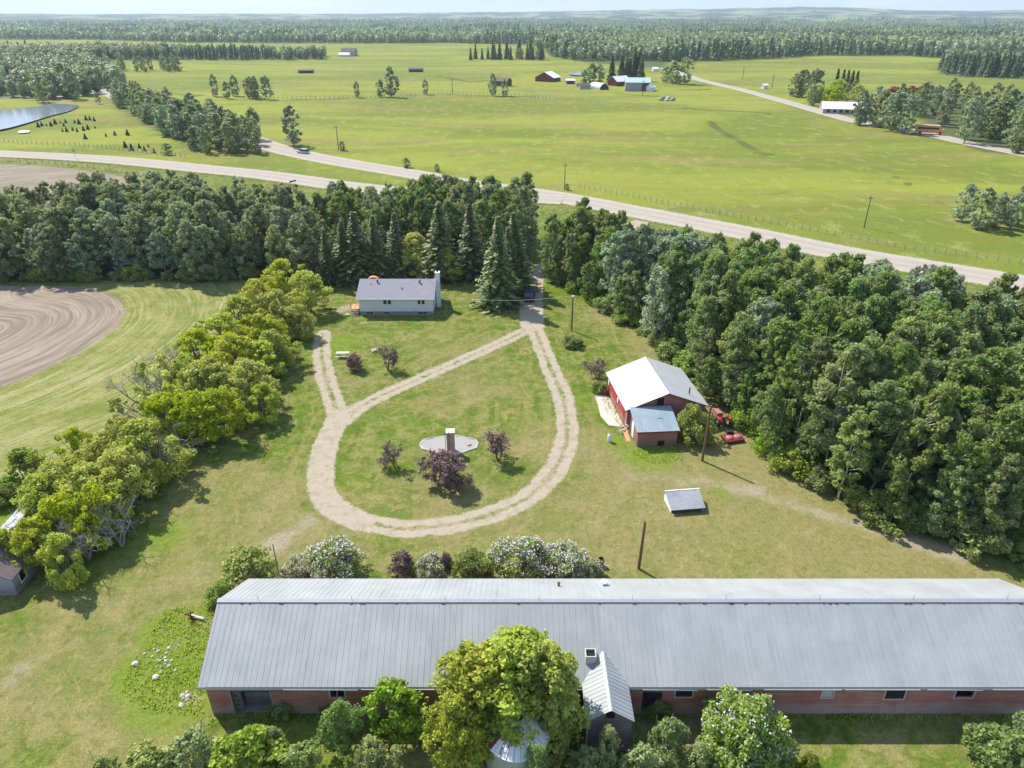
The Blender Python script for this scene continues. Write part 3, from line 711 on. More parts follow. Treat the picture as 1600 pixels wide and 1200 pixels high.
PROTO['plum'] = [ornamental(290+i, 3.3, 'plum_leaf', 11, .13, .30, 3, .95) for i in range(3)]
PROTO['plum_big'] = [broad(297, 4.4, 2.0, .14, 150, 70, .12, .42, 'plum_leaf', 'bark', 0, .10, .85, multi=3)]
PROTO['bushtree'] = [broad(310+i, 3.8, 1.5, .05, 80, 55, .16, .40, 'bush_leaf', 'bark', 0, .07, .8, multi=2) for i in range(2)]
PROTO['willow'] = [broad(320+i, 4.6, 1.8, .03, 110, 46, .15, .40, 'willow_leaf', 'bark', 0, .07, .85, multi=5, flat=1.5) for i in range(3)]
PROTO['lilac'] = [shrub(330+i, 3.0, 2.2, 'lilac_leaf', 70, 95, .13, .48, 1000) for i in range(3)]
PROTO['lilac_big'] = [shrub(337, 5.8, 3.1, 'lilac_leaf', 190, 95, .16, .55, 700, 1.0)]
PROTO['tall_maple'] = [broad(235+i, 9.5, 2.75, .10, 150, 84, .20, .72, 'tall_maple_leaf', 'bark', .2*i-.2, .16, .9, multi=2) for i in range(3)]
PROTO['bush'] = [shrub(340+i, 2.4, 1.6, 'bush_leaf', 50, 95, .13, .45) for i in range(3)]
PROTO['plumbush'] = [shrub(350, 2.2, .85, 'plum_leaf', 36, 60, .12, .34)]
PROTO['darkbush'] = [shrub(360+i, 2.2, 1.5, 'lilac_leaf', 44, 80, .14, .45) for i in range(2)]
# small-in-the-picture trees: one mesh, trunk and crown together
def joined(seed, kind):
    rng = np.random.default_rng(seed)
    if kind == 'spruce': t, c = spruce(seed, 13, 2.4, .75, .04, .55)
    elif kind == 'silver': t, c = broad(seed, 11, 2.5, .06, 80, 22, .44, .68, 'silver_leaf', 'bark')
    elif kind == 'maple': t, c = broad(seed, 7, 3.6, .05, 70, 28, .42, .85, 'maple_leaf', 'bark')
    else: t, c = broad(seed, 11, 2.7, .05, 80, 24, .46, .72, 'poplar_leaf', 'bark')
    nt_, nc = len(t.vertices), len(c.vertices)
    V = [tuple(v.co) for v in t.vertices]+[tuple(v.co) for v in c.vertices]
    Fs = [tuple(p.vertices) for p in t.polygons]; nf = len(Fs); Fs += [tuple(i+nt_ for i in p.vertices) for p in c.polygons]
    me = bpy.data.meshes.new('tree'); me.from_pydata(V, [], Fs); me.update()
    me.materials.append(c.materials[0]); me.materials.append(t.materials[0])
    mi = np.zeros(len(Fs), np.int32); mi[:nf] = 1; me.polygons.foreach_set('material_index', mi)
    at = me.attributes.new('v', 'FLOAT', 'FACE'); vals = np.zeros(len(Fs), np.float32); cv = np.zeros(len(c.polygons), np.float32); c.attributes['v'].data.foreach_get('value', cv); vals[nf:] = cv
    at.data.foreach_set('value', vals); return me
FARP = {k: [joined(400+i+10*j, k) for i in range(3)] for j, k in enumerate(('poplar', 'silver', 'spruce', 'maple'))}
HN = {'aspen': 14, 'poplar': 14, 'silver': 12.5, 'spruce': 14, 'lilac_big': 5.8, 'tall_maple': 9.5, 'maple': 6.6, 'thin_maple': 6.4, 'dead': 5.6, 'plum': 3.3, 'plum_big': 4.4, 'bushtree': 3.8, 'willow': 4.6, 'lilac': 3.0, 'bush': 2.4, 'plumbush': 2.2, 'darkbush': 2.2}
def plant(kind, x, y, h, name, label, cat_, group=None, wide=1.0, var=None):
    p = PROTO[kind][R.randrange(len(PROTO[kind])) if var is None else var]
    s = h/HN[kind]; z = terr1(x, y)
    e = thing(name, label, cat_, (x, y, z), R.random()*6.283, group)
    e.scale = (s*wide, s*wide, s)
    e.rotation_euler.x = R.gauss(0, .03); e.rotation_euler.y = R.gauss(0, .03)
    if len(p) == 3:
        link('stems', p[0], e); link('foliage', p[1], e)
        if p[2]: link('blossoms', p[2], e)
    else:
        link('trunk', p[0], e)
        if p[1]: link('crown', p[1], e)
    return e
FARH = {'poplar': 11, 'silver': 11, 'spruce': 13, 'maple': 7}
def fartree(kind, x, y, h, name, label, cat_, group=None, wide=1.0):
    s = h/FARH[kind]
    o = tag(link(name, R.choice(FARP[kind]), None, (x, y, terr1(x, y)), R.random()*6.28), label, cat_, group)
    o.scale = (s*wide, s*wide, s); return o
def scatter(poly, step, inset=0, seed=1, jit=.42):
    P = np.array(poly); x0, y0 = P.min(0); x1, y1 = P.max(0); r = np.random.default_rng(seed); out = []
    j = 0; yy = y0
    while yy < y1:
        xx = x0+(step*.5 if j % 2 else 0)
        while xx < x1:
            q = (xx+r.uniform(-1, 1)*step*jit, yy+r.uniform(-1, 1)*step*jit)
            if inpoly(np.array(q[0]), np.array(q[1]), poly): out.append(q)
            xx += step
        yy += step*.87; j += 1
    return out
# ---------------------------------------------------------------- near woods: every tree a thing
def seen(x, y, h=14):
    px, py = PX(x, y, h*.6); return -70 < float(px) < 1675
nA = nP = 0
for i, (x, y) in enumerate(scatter(WOOD_R, 3.5, seed=3)):
    if not seen(x, y): continue
    if dpoly(np.array(x), np.array(y), ENTRY) < 2.6: continue
    h = R.uniform(11.5, 15.5)
    edge = float(dpoly(np.array(x), np.array(y), WOOD_R[:13]))
    if edge < 2.6: h *= R.uniform(.55, .92)
    sil = fbm(x/9, y/9, 44, 2) > .66 and 70 < y < 125
    if sil: plant('silver', x, y, h*.95, 'aspen_tree', 'silvery pale leaved aspen among the green ones in the wood right of the red barn', 'tree', 'silvery aspens in the right hand wood')
    elif y < 75: plant('aspen', x, y, h, 'aspen_tree', 'tall green aspen in the nearest part of the dense wood at the right edge', 'tree', 'aspens in the near part of the right hand wood', R.uniform(.9, 1.15))
    elif y < 102: plant('aspen', x, y, h, 'aspen_tree', 'green aspen in the middle of the dense wood behind the red barn', 'tree', 'aspens in the middle of the right hand wood', R.uniform(.9, 1.15))
    else: plant('aspen', x, y, h*.95, 'aspen_tree', 'light green aspen in the wood between the driveway entrance and the gravel road', 'tree', 'aspens right of the driveway entrance', R.uniform(.9, 1.1))
    nA += 1
for x, y in scatter(WOOD_L, 4.3, seed=5):
    if not seen(x, y): continue
    h = R.uniform(11, 15)*(1.0 if y > 133 else .85)
    if R.random() < .34: plant('silver', x, y, h*.9, 'poplar_tree', 'whitish leaved poplar in the thick tree belt beyond the ploughed field', 'tree', 'whitish poplars in the left tree belt', 1.1)
    else: plant('poplar', x, y, h, 'poplar_tree', 'dark green poplar in the thick tree belt beyond the ploughed field', 'tree', 'poplars in the left tree belt', R.uniform(.95, 1.25))
    nP += 1
for x, y in scatter(WOOD_M, 4.5, seed=6):
    if y < 141 and -37 < x < -9 : continue
    if dpoly(np.array(x), np.array(y), ENTRY) < 3.2: continue
    plant('aspen' if R.random() < .6 else 'poplar', x, y, R.uniform(11, 14.5), 'poplar_tree', 'green poplar behind the row of spruces north of the white house', 'tree', 'poplars behind the house spruces', R.uniform(.95, 1.15)); nP += 1
print('near trees', nA, nP)
# undergrowth at the foot of the woods
for P, n, step in ((WOOD_R, 13, 2.6), (WOOD_L, 4, 3.0)):
    L = dens(P[:n], 1)
    for a, b in zip(L[:-1], L[1:]):
        k = max(1, int(np.hypot(*(b-a))/step))
        for q in range(k):
            p = a+(b-a)*(q+R.random())/k
            if seen(p[0], p[1], 2):
                h = R.uniform(1.6, 3.4)
                plant('darkbush' if R.random() < .6 else 'bush', p[0]+R.uniform(.2, 1.6), p[1]+R.uniform(.2, 1.8), h, 'undergrowth_bush',
                      'low green bush at the foot of the right hand wood' if P is WOOD_R else 'low green bush at the foot of the left tree belt', 'bush',
                      'bushes edging the right hand wood' if P is WOOD_R else 'bushes edging the left tree belt', R.uniform(.9, 1.3))
# the spruces round the house
SPR = [(515,446,268+90,.9),(538,440,345,1),(562,440,330,1),(590,436,335,.95),(622,432,330,.9),(690,436,315,1),(738,434,318,1),(806,452,330,.9)]
for i, (px, by, ty, w) in enumerate(SPR):
    x, y = GH(px, by); t = (H-0)/1; 
    h = H-y*math.tan(PITCH+math.atan((ty-600)/F)) if True else 12
    plant('spruce', x, y, min(15.5, max(8, h)), 'spruce_tree', 'dark spruce in the row behind the white house', 'tree', 'spruces behind the white house', w*R.uniform(1.25, 1.6))
x, y = GH(777, 476); plant('spruce', x, y, 15.8, 'spruce_tree', 'largest and nearest spruce, between the white house and the driveway', 'tree', None, 1.25, 2)
x, y = GH(812, 470); plant('spruce', x-1.5, y+3, 12.5, 'spruce_tree', 'spruce at the driveway edge beside the parked dark car', 'tree', None, 1.1, 1)
x, y = GH(650, 428); plant('maple', x, y+1, 7.5, 'maple_tree', 'yellow green maple behind the white house among dark spruces', 'tree', None, 1.15)
x, y = GH(700, 438); plant('maple', x, y, 6.0, 'maple_tree', 'small maple behind the chimney of the white house', 'tree', None, .9)

# the maple hedge on the left: crown centres as seen
def at(px, py, h): return GH(px, py, h)
MAP = [(445,432,6.6,1.0),(482,452,7,1.05),(402,462,6,1),(430,485,6.8,1.05),(372,492,6,1),(345,520,6.5,1),(405,520,6.5,1),(310,545,6.5,1),(362,560,7,1.05),(410,560,5.5,1),(330,595,6.6,1.0),(385,600,6.6,1.0),(290,585,6,.9),
       (345,640,6.6,.95),(300,650,6.6,.95),(410,625,5,.9),(230,700,7,1.05),(185,690,6.0,.9),(150,720,5.6,.9),(120,700,5,.8),(195,740,6.6,.95),(135,770,6.6,1),(95,760,6,.9),(65,785,6,.9),(150,800,6,.85),(95,815,6,.9),(52,845,5.2,.8),(96,872,5.2,.72),(8,858,4.5,.7),(460,500,5.5,.9),(425,545,6,.95),(255,655,6.4,1),(270,735,0,0)]
for i, (px, py, h, w) in enumerate(MAP):
    if h == 0: continue
    x, y = at(px, py, h*.55)
    plant('maple', x, y, h*.98, 'maple_tree', 'bushy yellow green maple in the long hedge left of the driveway' if py < 675 else 'bushy yellow green maple near the weathered shed at the left edge', 'tree',
          'maples in the hedge row' if py < 675 else 'maples round the weathered shed', w*1.04)
for px, py, h in ((250,590,6.5),(215,640,6),(262,640,6.2),(60,730,4)):
    x, y = at(px, py, h*.5); plant('thin_maple', x, y, h, 'maple_tree', 'thin half bare maple with grey branches in the left hedge', 'tree', 'half bare maples in the hedge row', 1)
for px, py in ((205,600),(262,560),(240,615),(265,700),(180,820),(78,808),(128,838)):
    x, y = at(px, py, 2.6); plant('dead', x, y, 5.6, 'dead_tree', 'leafless grey tree standing among the yellow green hedge maples', 'tree', 'dead grey trees in the maple hedge', 1.0)
x, y = at(38, 733, 1.8); plant('bushtree', x, y, 4.2, 'small_tree', 'small round bright green tree standing apart at the left field edge', 'tree', None, 1.05)
for px, py in ((12,762),(22,768),(0,775)):
    x, y = at(px, py, 1); plant('bush', x, y, 2.2, 'bush', 'green bush in the short field edge row below the small round tree', 'bush', 'bushes at the left field edge', 1)

# ornamental trees of the yard
def ybush(kind, px, py, h, name, label, cat_='tree', w=1, var=None):
    x, y = GH(px, py); return plant(kind, x, y, h, name, label, cat_, None, w, var)
ybush('plumbush', 556, 579, 2.7, 'plum_bush', 'dense reddish purple bush beside the picnic table', 'bush', 1.0)
ybush('plum', 606, 577, 3.6, 'plum_tree', 'purple leaved tree on the lawn below the white house', w=.95, var=0)
ybush('plum', 615, 727, 3.0, 'plum_tree', 'sparse purple leaved tree left of the brick pillar', w=1.0, var=1)
ybush('plum_big', 698, 758, 4.1, 'plum_tree', 'largest purple leaved tree, in front of the brick pillar', w=1.22)
ybush('plum', 778, 720, 3.7, 'plum_tree', 'purple leaved tree right of the gravel bed in the loop', w=1.08, var=2)
ybush('plum', 934, 596, 3.3, 'plum_tree', 'reddish brown sparse tree behind the red barn', w=1.1, var=1)
ybush('darkbush', 894, 541, 1.7, 'juniper_bush', 'rounded dark green bush at the foot of the yard light pole', 'bush', 1.35)
plant('aspen', 25.5, 82.4, 6.2, 'small_tree', 'small dark green tree behind the red barn roof', 'tree', None, 1.25, 0)
ybush('darkbush', 936, 612, 1.6, 'bush', 'low green bush at the far left corner of the red barn', 'bush', 1.1)
x, y = GH(1083, 690); plant('darkbush', x, y+.2, 4.6, 'lilac_bush', 'tall dark bush growing against the right side of the red barn', 'bush', None, .68, 1)
# behind the long barn
def mid(kind, px, py, h, name, label, cat_='bush', w=1, var=None):
    x, y = at(px, py, h*.5); return plant(kind, x, y, h, name, label, cat_, None, w, var)
mid('lilac', 519, 872, 3.0, 'lilac_bush', 'wide flowering lilac behind the left half of the long barn', w=1.12, var=0)
mid('lilac', 462, 888, 2.0, 'lilac_bush', 'small flowering lilac beside the thin grey pole', w=1.0, var=1)
mid('bush', 385, 885, 3.2, 'bush', 'bright green bush at the left back corner of the long barn', w=1.1, var=0)
mid('bush', 345, 925, 2.0, 'bush', 'low leafy bush beside the left end of the long barn roof', w=.9, var=1)
mid('plumbush', 629, 879, 2.5, 'plum_bush', 'upright reddish purple bush behind the long barn', w=1.05)
mid('plumbush', 697, 875, 1.7, 'plum_bush', 'small faded purple bush between two pale bushes', w=.8)
mid('lilac', 671, 884, 2.1, 'lilac_bush', 'small white flowering bush between two purple bushes', w=.95, var=2)
mid('bush', 738, 880, 2.6, 'bush', 'lime green bush between the small bushes and the grey lilac', w=.95, var=2)
mid('lilac', 815, 868, 3.6, 'lilac_bush', 'tall grey white flowering lilac behind the middle of the long barn', w=1.0, var=2)
mid('lilac', 885, 877, 3.0, 'lilac_bush', 'flowering lilac right of the tall grey white one', w=1.05, var=1)
mid('lilac', 925, 888, 1.8, 'lilac_bush', 'lowest flowering lilac at the right end of the bushes behind the long barn', w=.8, var=0)
# in front of the long barn
plant('lilac_big', 15.6, 31.3, 5.7, 'lilac_bush', 'big round bush with white flowers in front of the long barn wall', 'bush', None, .98)
for x, y, h, w, l in ((-3.5,30.4,6.8,.85,'yellow green maple at the lower left of the grain bin'),(-2.2,32.3,8.4,1.15,'tall yellow green maple over the barn roof, leftmost of the three beside the annex'),(.2,33.0,9.0,1.2,'tall yellow green maple over the barn roof, middle of the three beside the annex'),(2.1,32.6,9.0,.95,'tall yellow green maple over the barn roof, the one touching the annex'),(2.9,30.6,6.6,.5,'narrow yellow green maple squeezed between the grain bin and the annex')):
    plant('tall_maple', x, y, h, 'maple_tree', l, 'tree', None, w)
plant('bushtree', -8.0, 33.0, 4.9, 'small_tree', 'small yellow green tree against the long barn wall', 'tree', None, .95, 1)
FG = [('willow',528,1135,4.6,'pale green willow in front of the small square barn window',.82,0),('willow',590,1190,4.2,'grey green willow below the small yellow green tree',.95,1),('willow',470,1195,3.8,'willow at the bottom edge below the open barn doorway',1.0,2),
('bushtree',385,1180,4.4,'tree at the bottom edge near the left barn corner',1.3,0),('willow',300,1180,4.0,'green shrub at the bottom edge below the tall weeds',1.15,1),('bushtree',240,1198,3.6,'low green tree at the bottom edge, left of the other shrubs',1.3,1),('willow',430,1165,3.2,'thin pale shrub in front of the open barn doorway',.8,0),
('willow',160,1205,2.4,'small green shrub at the bottom left edge',1.0,2),('willow',838,1208,6.4,'bright green sapling in front of the right side of the grain bin',.42,2),('willow',948,1172,4.6,'bright green sapling in front of the annex gable',.55,0),('willow',1042,1158,4.4,'bright green willow right of the annex',.85,1),
('willow',1000,1195,3.8,'willow at the bottom edge between the annex and the flowering bush',1.0,2),('willow',920,1200,3.8,'willow at the bottom edge directly below the annex',.9,1),('willow',1090,1190,3.4,'pale willow at the bottom edge left below the flowering bush',.9,0)]
for k, px, py, h, l, w, v in FG: mid(k, px, py, h*.88, 'small_tree' if k == 'bushtree' else 'willow_shrub', l, 'tree', w, v)
for px, py, h, w, l, v in ((1030,1105,1.8,.8,'dark bush beside the barn door right of the annex',0),(440,1105,1.4,.9,'dark leafy bush at the right jamb of the open barn doorway',1),(690,1150,.9,.8,'small bush on dry ground left of the grain bin',0),(1570,1175,2.8,1.1,'blue green bush at the bottom right edge',0),(510,1105,1.2,.8,'leafy bush under the small square barn window',1)): mid('darkbush', px, py, h, 'bush', l, w=w, var=v)
mid('bush', 1130, 1188, 2.4, 'bush', 'yellow green bush at the bottom edge below the flowering bush', w=1.3, var=1)
mid('bush', 1268, 1190, 1.5, 'bush', 'small bright bush on the grass right of the flowering bush', w=.6)
mid('willow', 1600, 1140, 3.2, 'willow_shrub', 'blue green willow at the bottom right corner', 'tree', .7, 1)
# tall weeds and long grass: nobody could count it
def tallgrass(name, polys, n, hmin, hmax, seed):
    rng = np.random.default_rng(seed); V = []; 
    pts = []
    for P in polys:
        P = [GH(*q) for q in P]; a = np.array(P); x0, y0 = a.min(0); x1, y1 = a.max(0)
        m = int(n*(x1-x0)*(y1-y0)); X = rng.uniform(x0, x1, m); Y = rng.uniform(y0, y1, m)
        k = inpoly(X, Y, P) & (fbm(X/1.1, Y/1.1, 3, 3)+.25*rng.random(m) > .42); pts.append(np.stack([X[k], Y[k]], 1))
    P = np.concatenate(pts); m = len(P); h = rng.uniform(hmin, hmax, m)*(.5+fbm(P[:, 0]/1.3, P[:, 1]/1.3, 6, 2)); a = rng.uniform(0, 6.28, m); w = rng.uniform(.03, .07, m)
    bx = rng.normal(0, .45, m)*h; by = rng.normal(0, .45, m)*h
    c, s = np.cos(a)*w, np.sin(a)*w
    Z = np.zeros(m)
    v0 = np.stack([P[:, 0]-c, P[:, 1]-s, Z], 1); v1 = np.stack([P[:, 0]+c, P[:, 1]+s, Z], 1)
    v2 = np.stack([P[:, 0]+bx+c*.3, P[:, 1]+by+s*.3, h], 1); v3 = np.stack([P[:, 0]+bx-c*.3, P[:, 1]+by-s*.3, h], 1)
    V = np.stack([v0, v1, v2, v3], 1).reshape(-1, 3)
    o = link(name, mesh_np(name, V, np.arange(4*m).reshape(m, 4), M['grass_blade'], None, {'v': rng.random(m)})); struct(o, 'stuff'); o['label'] = 'tall bright green weeds and long grass around the buildings'
tallgrass('long_grass', [[(258,952),(322,945),(345,940),(318,1075),(318,1118),(235,1115),(190,1085),(200,1045),(228,1000)],
    [(990,700),(1062,700),(1068,718),(1050,727),(1015,722),(990,712)], [(940,618),(948,612),(980,665),(972,670),(945,640)],
    [(325,1117),(560,1117),(560,1128),(325,1135)],[(680,1117),(910,1117),(910,1130),(680,1130)],[(990,1117),(1600,1117),(1600,1128),(990,1128)],
    [(1070,672),(1100,675),(1100,705),(1072,702)],[(848,448),(880,452),(960,470),(1000,505),(990,510),(940,482),(880,466),(850,462)]], 42, .08, .26, 4)

# ---------------------------------------------------------------- trees of the middle distance
def pick(*a):
    r = R.random(); t = 0
    for k, w in a:
        t += w
        if r < t: return k
    return a[-1][0]
def farset(poly_px, step, kinds, h0, h1, name, label, group, seed, cat_='tree'):
    P = [G(*q) for q in poly_px]
    for x, y in scatter(P, step, seed=seed):
        px, py = PX(x, y, terr1(x, y))
        if -40 < px < 1650: fartree(pick(*kinds), x, y, R.uniform(h0, h1), name, label, cat_, group, R.uniform(.85, 1.2))
farset([(168,152),(190,153),(215,160),(300,190),(380,212),(405,220),(412,246),(345,246),(300,236),(240,205),(200,180)], 7.5, (('silver', .45), ('poplar', .55)), 8, 13, 'willow_tree', 'grey green tree in the strip left of the curving gravel road', 'trees along the gravel road on the left', 21)
farset([(1500,345),(1530,340),(1640,345),(1640,362),(1530,360),(1505,357)], 5.5, (('silver', .75), ('poplar', .25)), 6.5, 10, 'willow_tree', 'silvery willow in the pasture grove at the right edge', 'willows in the right pasture grove', 22)
farset([(1340,190),(1410,205),(1425,212),(1340,198)], 7, (('silver', .8), ('poplar', .2)), 13, 17, 'willow_tree', 'tall silvery willow lining the far lane near the white roofed house', 'willows along the far lane', 23)
farset([(1500,205),(1560,190),(1640,190),(1640,248),(1590,246),(1530,234),(1505,226)], 12, (('silver', .35), ('poplar', .65)), 14, 18, 'cottonwood_tree', 'big green tree in the far wood at the right edge beyond the lane', 'far wood right of the lane', 24)
farset([(1400,168),(1500,160),(1560,172),(1560,192),(1500,205),(1470,208),(1440,200)], 15, (('silver', .25), ('poplar', .75)), 10, 14, 'cottonwood_tree', 'dark green tree behind the orange bus on the far lane', 'far trees behind the orange bus', 25)
farset([(1215,148),(1240,144),(1280,146),(1285,153),(1225,153)], 13, (('poplar', .8), ('silver', .2)), 13, 16, 'cottonwood_tree', 'dark tree in the far grove left of the white roofed house', 'grove left of the white roofed house', 26)
farset([(1258,160),(1290,154),(1340,154),(1345,160),(1300,166),(1262,167)], 11, (('maple', .8), ('poplar', .2)), 9, 11, 'maple_tree', 'yellowish round tree just behind the white roofed house', 'round trees behind the white roofed house', 27)
for px, py in ((1304,140),(1313,141),(1320,142),(1327,143),(1334,144)): x, y = G(px, py+4); fartree('spruce', x, y, 14, 'spruce_tree', 'small dark spruce in the row behind the far grove', 'tree', 'spruces behind the far grove', 1)
farset([(320,150),(345,148),(415,150),(424,156),(330,156)], 11, (('poplar', .8), ('silver', .2)), 9, 13, 'poplar_tree', 'tree in the small clump standing in the far pasture', 'clump in the far pasture', 28)
farset([(178,108),(280,106),(284,113),(190,114)], 17, (('poplar', .6), ('silver', .4)), 10, 14, 'poplar_tree', 'tree in the loose row beyond the pond', 'loose row beyond the pond', 29)
farset([(722,92.5),(850,91),(850,94.5),(722,94.5)], 13, (('spruce', .8), ('poplar', .2)), 11, 22, 'spruce_tree', 'tall thin spruce in the far row at the back of the pasture', 'far row of spruces', 30)
farset([(40,150),(140,146),(135,157),(60,158)], 15, (('poplar', .7), ('silver', .3)), 14, 18, 'poplar_tree', 'dark tree on the far bank of the pond', 'trees on the pond bank', 31)
for px, py, h, k, nm, l in ((459,229,14.5,'silver','cottonwood_tree','tall lone tree beside the curving gravel road'),(612,152,17,'silver','cottonwood_tree','tallest lone tree on the far fence line'),(595,152,10,'poplar','poplar_tree','slim tree next to the tallest lone tree on the far fence line'),
        (558,153,9,'poplar','poplar_tree','round dark tree on the far fence line'),(665,148,9,'poplar','poplar_tree','round tree on the far fence line right of the tallest one'),(770,150,13,'silver','willow_tree','grey tree in front of the rusty far shed'),(789,151,10,'poplar','willow_tree','smaller tree right of the grey tree by the rusty far shed'),
        (68,160,15,'poplar','cottonwood_tree','dark tree overhanging the pond'),(155,163,6,'silver','willow_shrub','small grey tree by the bend of the pond track')):
    x, y = G(px, py); fartree(k, x, y, h, nm, l, 'tree')
for px, py, h, l in ((535,235,3.2,'rounded bush beside the utility pole on the far road verge'),(635,262,3.2,'dark bush on the pasture edge above the gravel road'),(683,268,2.4,'low bush right of the dark bush above the gravel road'),(262,242,4,'grey bush beside the paved road left of the tree strip'),(886,297,1.8,'low bush at the foot of the far utility pole'),(1042,136+0,0,'')):
    if h:
        x, y = G(px, py); fartree('maple' if 0 else 'poplar', x, y, h, 'bush', l, 'bush', None, 1.7)
FS = [(955,129,19),(970,127,19),(978,127,17),(983,127,17),(990,126,20),(996,126,21),(1001,127,18)]
for px, py, h in FS: x, y = G(px, py); fartree('spruce', x, y, h, 'spruce_tree', 'dark spruce behind the far farmhouse', 'tree', 'spruces behind the far farmhouse', 1.15)
for px, py, h, k, l in ((912,133,10,'poplar','left tree of the clump beside the far quonset'),(924,131,14,'poplar','tallest tree of the clump beside the far quonset'),(936,132,13,'silver','right tree of the clump beside the far quonset'),(1040,129,11,'poplar','smallest tree of the far trio beside the lane'),(1052,131,15,'poplar','middle tree of the far trio beside the lane'),(1068,132,18,'poplar','broadest tree of the far trio beside the lane')):
    x, y = G(px, py); fartree(k, x, y, h, 'poplar_tree', l, 'tree', None, 1.25)
for px, py in [(60,200),(66,197),(73,198),(80,197),(87,196),(95,193),(100,197),(103,192),(117,193),(124,194),(135,190),(141,188),(148,191),(98,206),(105,207),(114,204),(121,206),(131,205),(138,203),(149,201),(134,218),(166,214),(196,231),(206,235),(218,232),(226,236),(232,229),(241,238),(180,213),(200,212)]:
    x, y = G(px, py+R.uniform(-1, 1)); fartree('spruce', x, y, R.uniform(1.1, 2.6), 'spruce_sapling', 'small dark spruce sapling on the bright grass between pond and road', 'tree', 'spruce saplings between pond and road', 2.0)

# the far woods: past counting
def mass(name, label, polys, dmin, dmax, seed, lat, ring, hrange, spr=.3, cards=40, csz=.11):
    rng = np.random.default_rng(seed); X, Y = [], []
    d = dmin
    while d < dmax:
        step = ring(d); n = int(d*1.75/lat(d)); 
        a = (np.arange(n)+rng.uniform(-.5, .5, n))/n*1.66-.83
        r = d+rng.uniform(-.5, .5, n)*step; X.append(r*np.sin(a)); Y.append(r*np.cos(a)); d += step
    X = np.concatenate(X); Y = np.concatenate(Y); A = land_attrs(X, Y)['a_wood']; px, py = PX(X, Y, terr(X, Y))
    k = (A > .5) & (px > -30) & (px < 1630); 
    if polys is not None:
        kk = np.zeros(len(X), bool)
        for P in polys: kk |= inpoly(px, py, P)
        k &= kk
    X, Y = X[k], Y[k]; n = len(X); Z = terr(X, Y); D = np.hypot(X, Y)
    issp = (fbm(X/160, Y/160, 77, 3) > .60) | (rng.random(n) < spr*.35)
    hh = rng.uniform(*hrange, n)*np.where(issp, 1.15, 1)*(.75+.5*fbm(X/45, Y/45, 31, 2))
    TV, TF, TC = [], [], []; off = 0
    # templates
    ico = bpy.data.meshes.new('t'); import bmesh; bm = bmesh.new(); bmesh.ops.create_icosphere(bm, subdivisions=1, radius=1); bm.to_mesh(ico); bm.free()
    iv = np.array([v.co[:] for v in ico.vertices]); fi = np.array([p.vertices[:] for p in ico.polygons]); bpy.data.meshes.remove(ico)
    for kind in (0, 1):
        for t in range(5):
            sel = np.where((issp == bool(kind)) & (np.arange(n) % 5 == t))[0]
            if not len(sel): continue
            r2 = np.random.default_rng(seed*10+kind*5+t)
            nq = cards
            if kind == 0:
                v = iv*(1+.22*r2.normal(size=(len(iv), 1)).clip(-1.2, 1.5)); v = v*np.array([.19, .19, .36])+np.array([0, 0, .50]); f = fi
                dr = r2.normal(size=(nq, 3)); dr /= np.linalg.norm(dr, axis=1, keepdims=True)
                lob = 1+.25*r2.random(nq)
                c0 = dr*np.array([.24, .24, .46])*lob[:, None]*(.75+.3*r2.random((nq, 1)))+np.array([0, 0, .54])
                nn = dr+r2.normal(size=(nq, 3))*.5+np.array([0, 0, .35]); sz = csz
            else:
                v = iv*np.array([.07, .07, .40])+np.array([0, 0, .45]); f = fi
                zz = r2.random(nq)**1.2*.97+.03; a_ = r2.random(nq)*6.283; rr = .20*(1-zz)**.85*(.6+.5*r2.random(nq))+.01
                c0 = np.stack([rr*np.cos(a_), rr*np.sin(a_), zz], 1); nn = np.stack([np.cos(a_), np.sin(a_), .9+0*a_], 1)+r2.normal(size=(nq, 3))*.3; sz = csz*.75
            nn /= np.linalg.norm(nn, axis=1, keepdims=True); uu = np.cross(nn, r2.normal(size=(nq, 3))); uu /= np.linalg.norm(uu, axis=1, keepdims=True); ww = np.cross(nn, uu)
            q3 = np.stack([c0-uu*sz, c0+uu*sz, c0+ww*sz*1.2, c0-ww*sz*.9], 1).reshape(-1, 3); b0 = len(v)+4*np.arange(nq)[:, None]
            f = np.concatenate([f, b0+np.array([[0, 3, 1]]), b0+np.array([[0, 1, 2]])]); v = np.concatenate([v, q3])
            s = hh[sel][:, None, None]; wid = rng.uniform(.85, 1.35, len(sel))[:, None, None]
            th = rng.uniform(0, 6.28, len(sel)); c_, s_ = np.cos(th), np.sin(th)
            vv = np.repeat(v[None], len(sel), 0); xr = vv[:, :, 0]*c_[:, None]-vv[:, :, 1]*s_[:, None]; yr = vv[:, :, 0]*s_[:, None]+vv[:, :, 1]*c_[:, None]
            W = np.stack([xr, yr, vv[:, :, 2]], -1)*s; W[:, :, :2] *= wid
            W[:, :, 0] += X[sel][:, None]; W[:, :, 1] += Y[sel][:, None]; W[:, :, 2] += Z[sel][:, None]
            m = len(v); F_ = (f[None]+(np.arange(len(sel))*m)[:, None, None]).reshape(-1, 3)+off
            tone = (0.0 if kind else .35)+(.15 if kind else .65)*rng.random(len(sel))*(.5+fbm(X[sel]/60, Y[sel]/60, 5, 2))
            col = np.repeat(tone, len(f))+rng.uniform(-.12, .12, len(sel)*len(f))
            TV.append(W.reshape(-1, 3)); TF.append(F_); TC.append(np.clip(col, 0, 1)); off += len(sel)*m
    o = link(name, mesh_np(name, np.concatenate(TV), np.concatenate(TF), M['far_leaf'], None, {'v': np.concatenate(TC)}))
    struct(o, 'stuff'); o['label'] = label; print(name, n)
mass('left_woodland', 'belts of grey green trees beyond the pond and along the far pasture', [BANDL, BLOCKR], 330, 1400, 61, lambda d: 8 if d > 600 else 7, lambda d: 9+d*.008, (9, 14), .05, 210, .062)
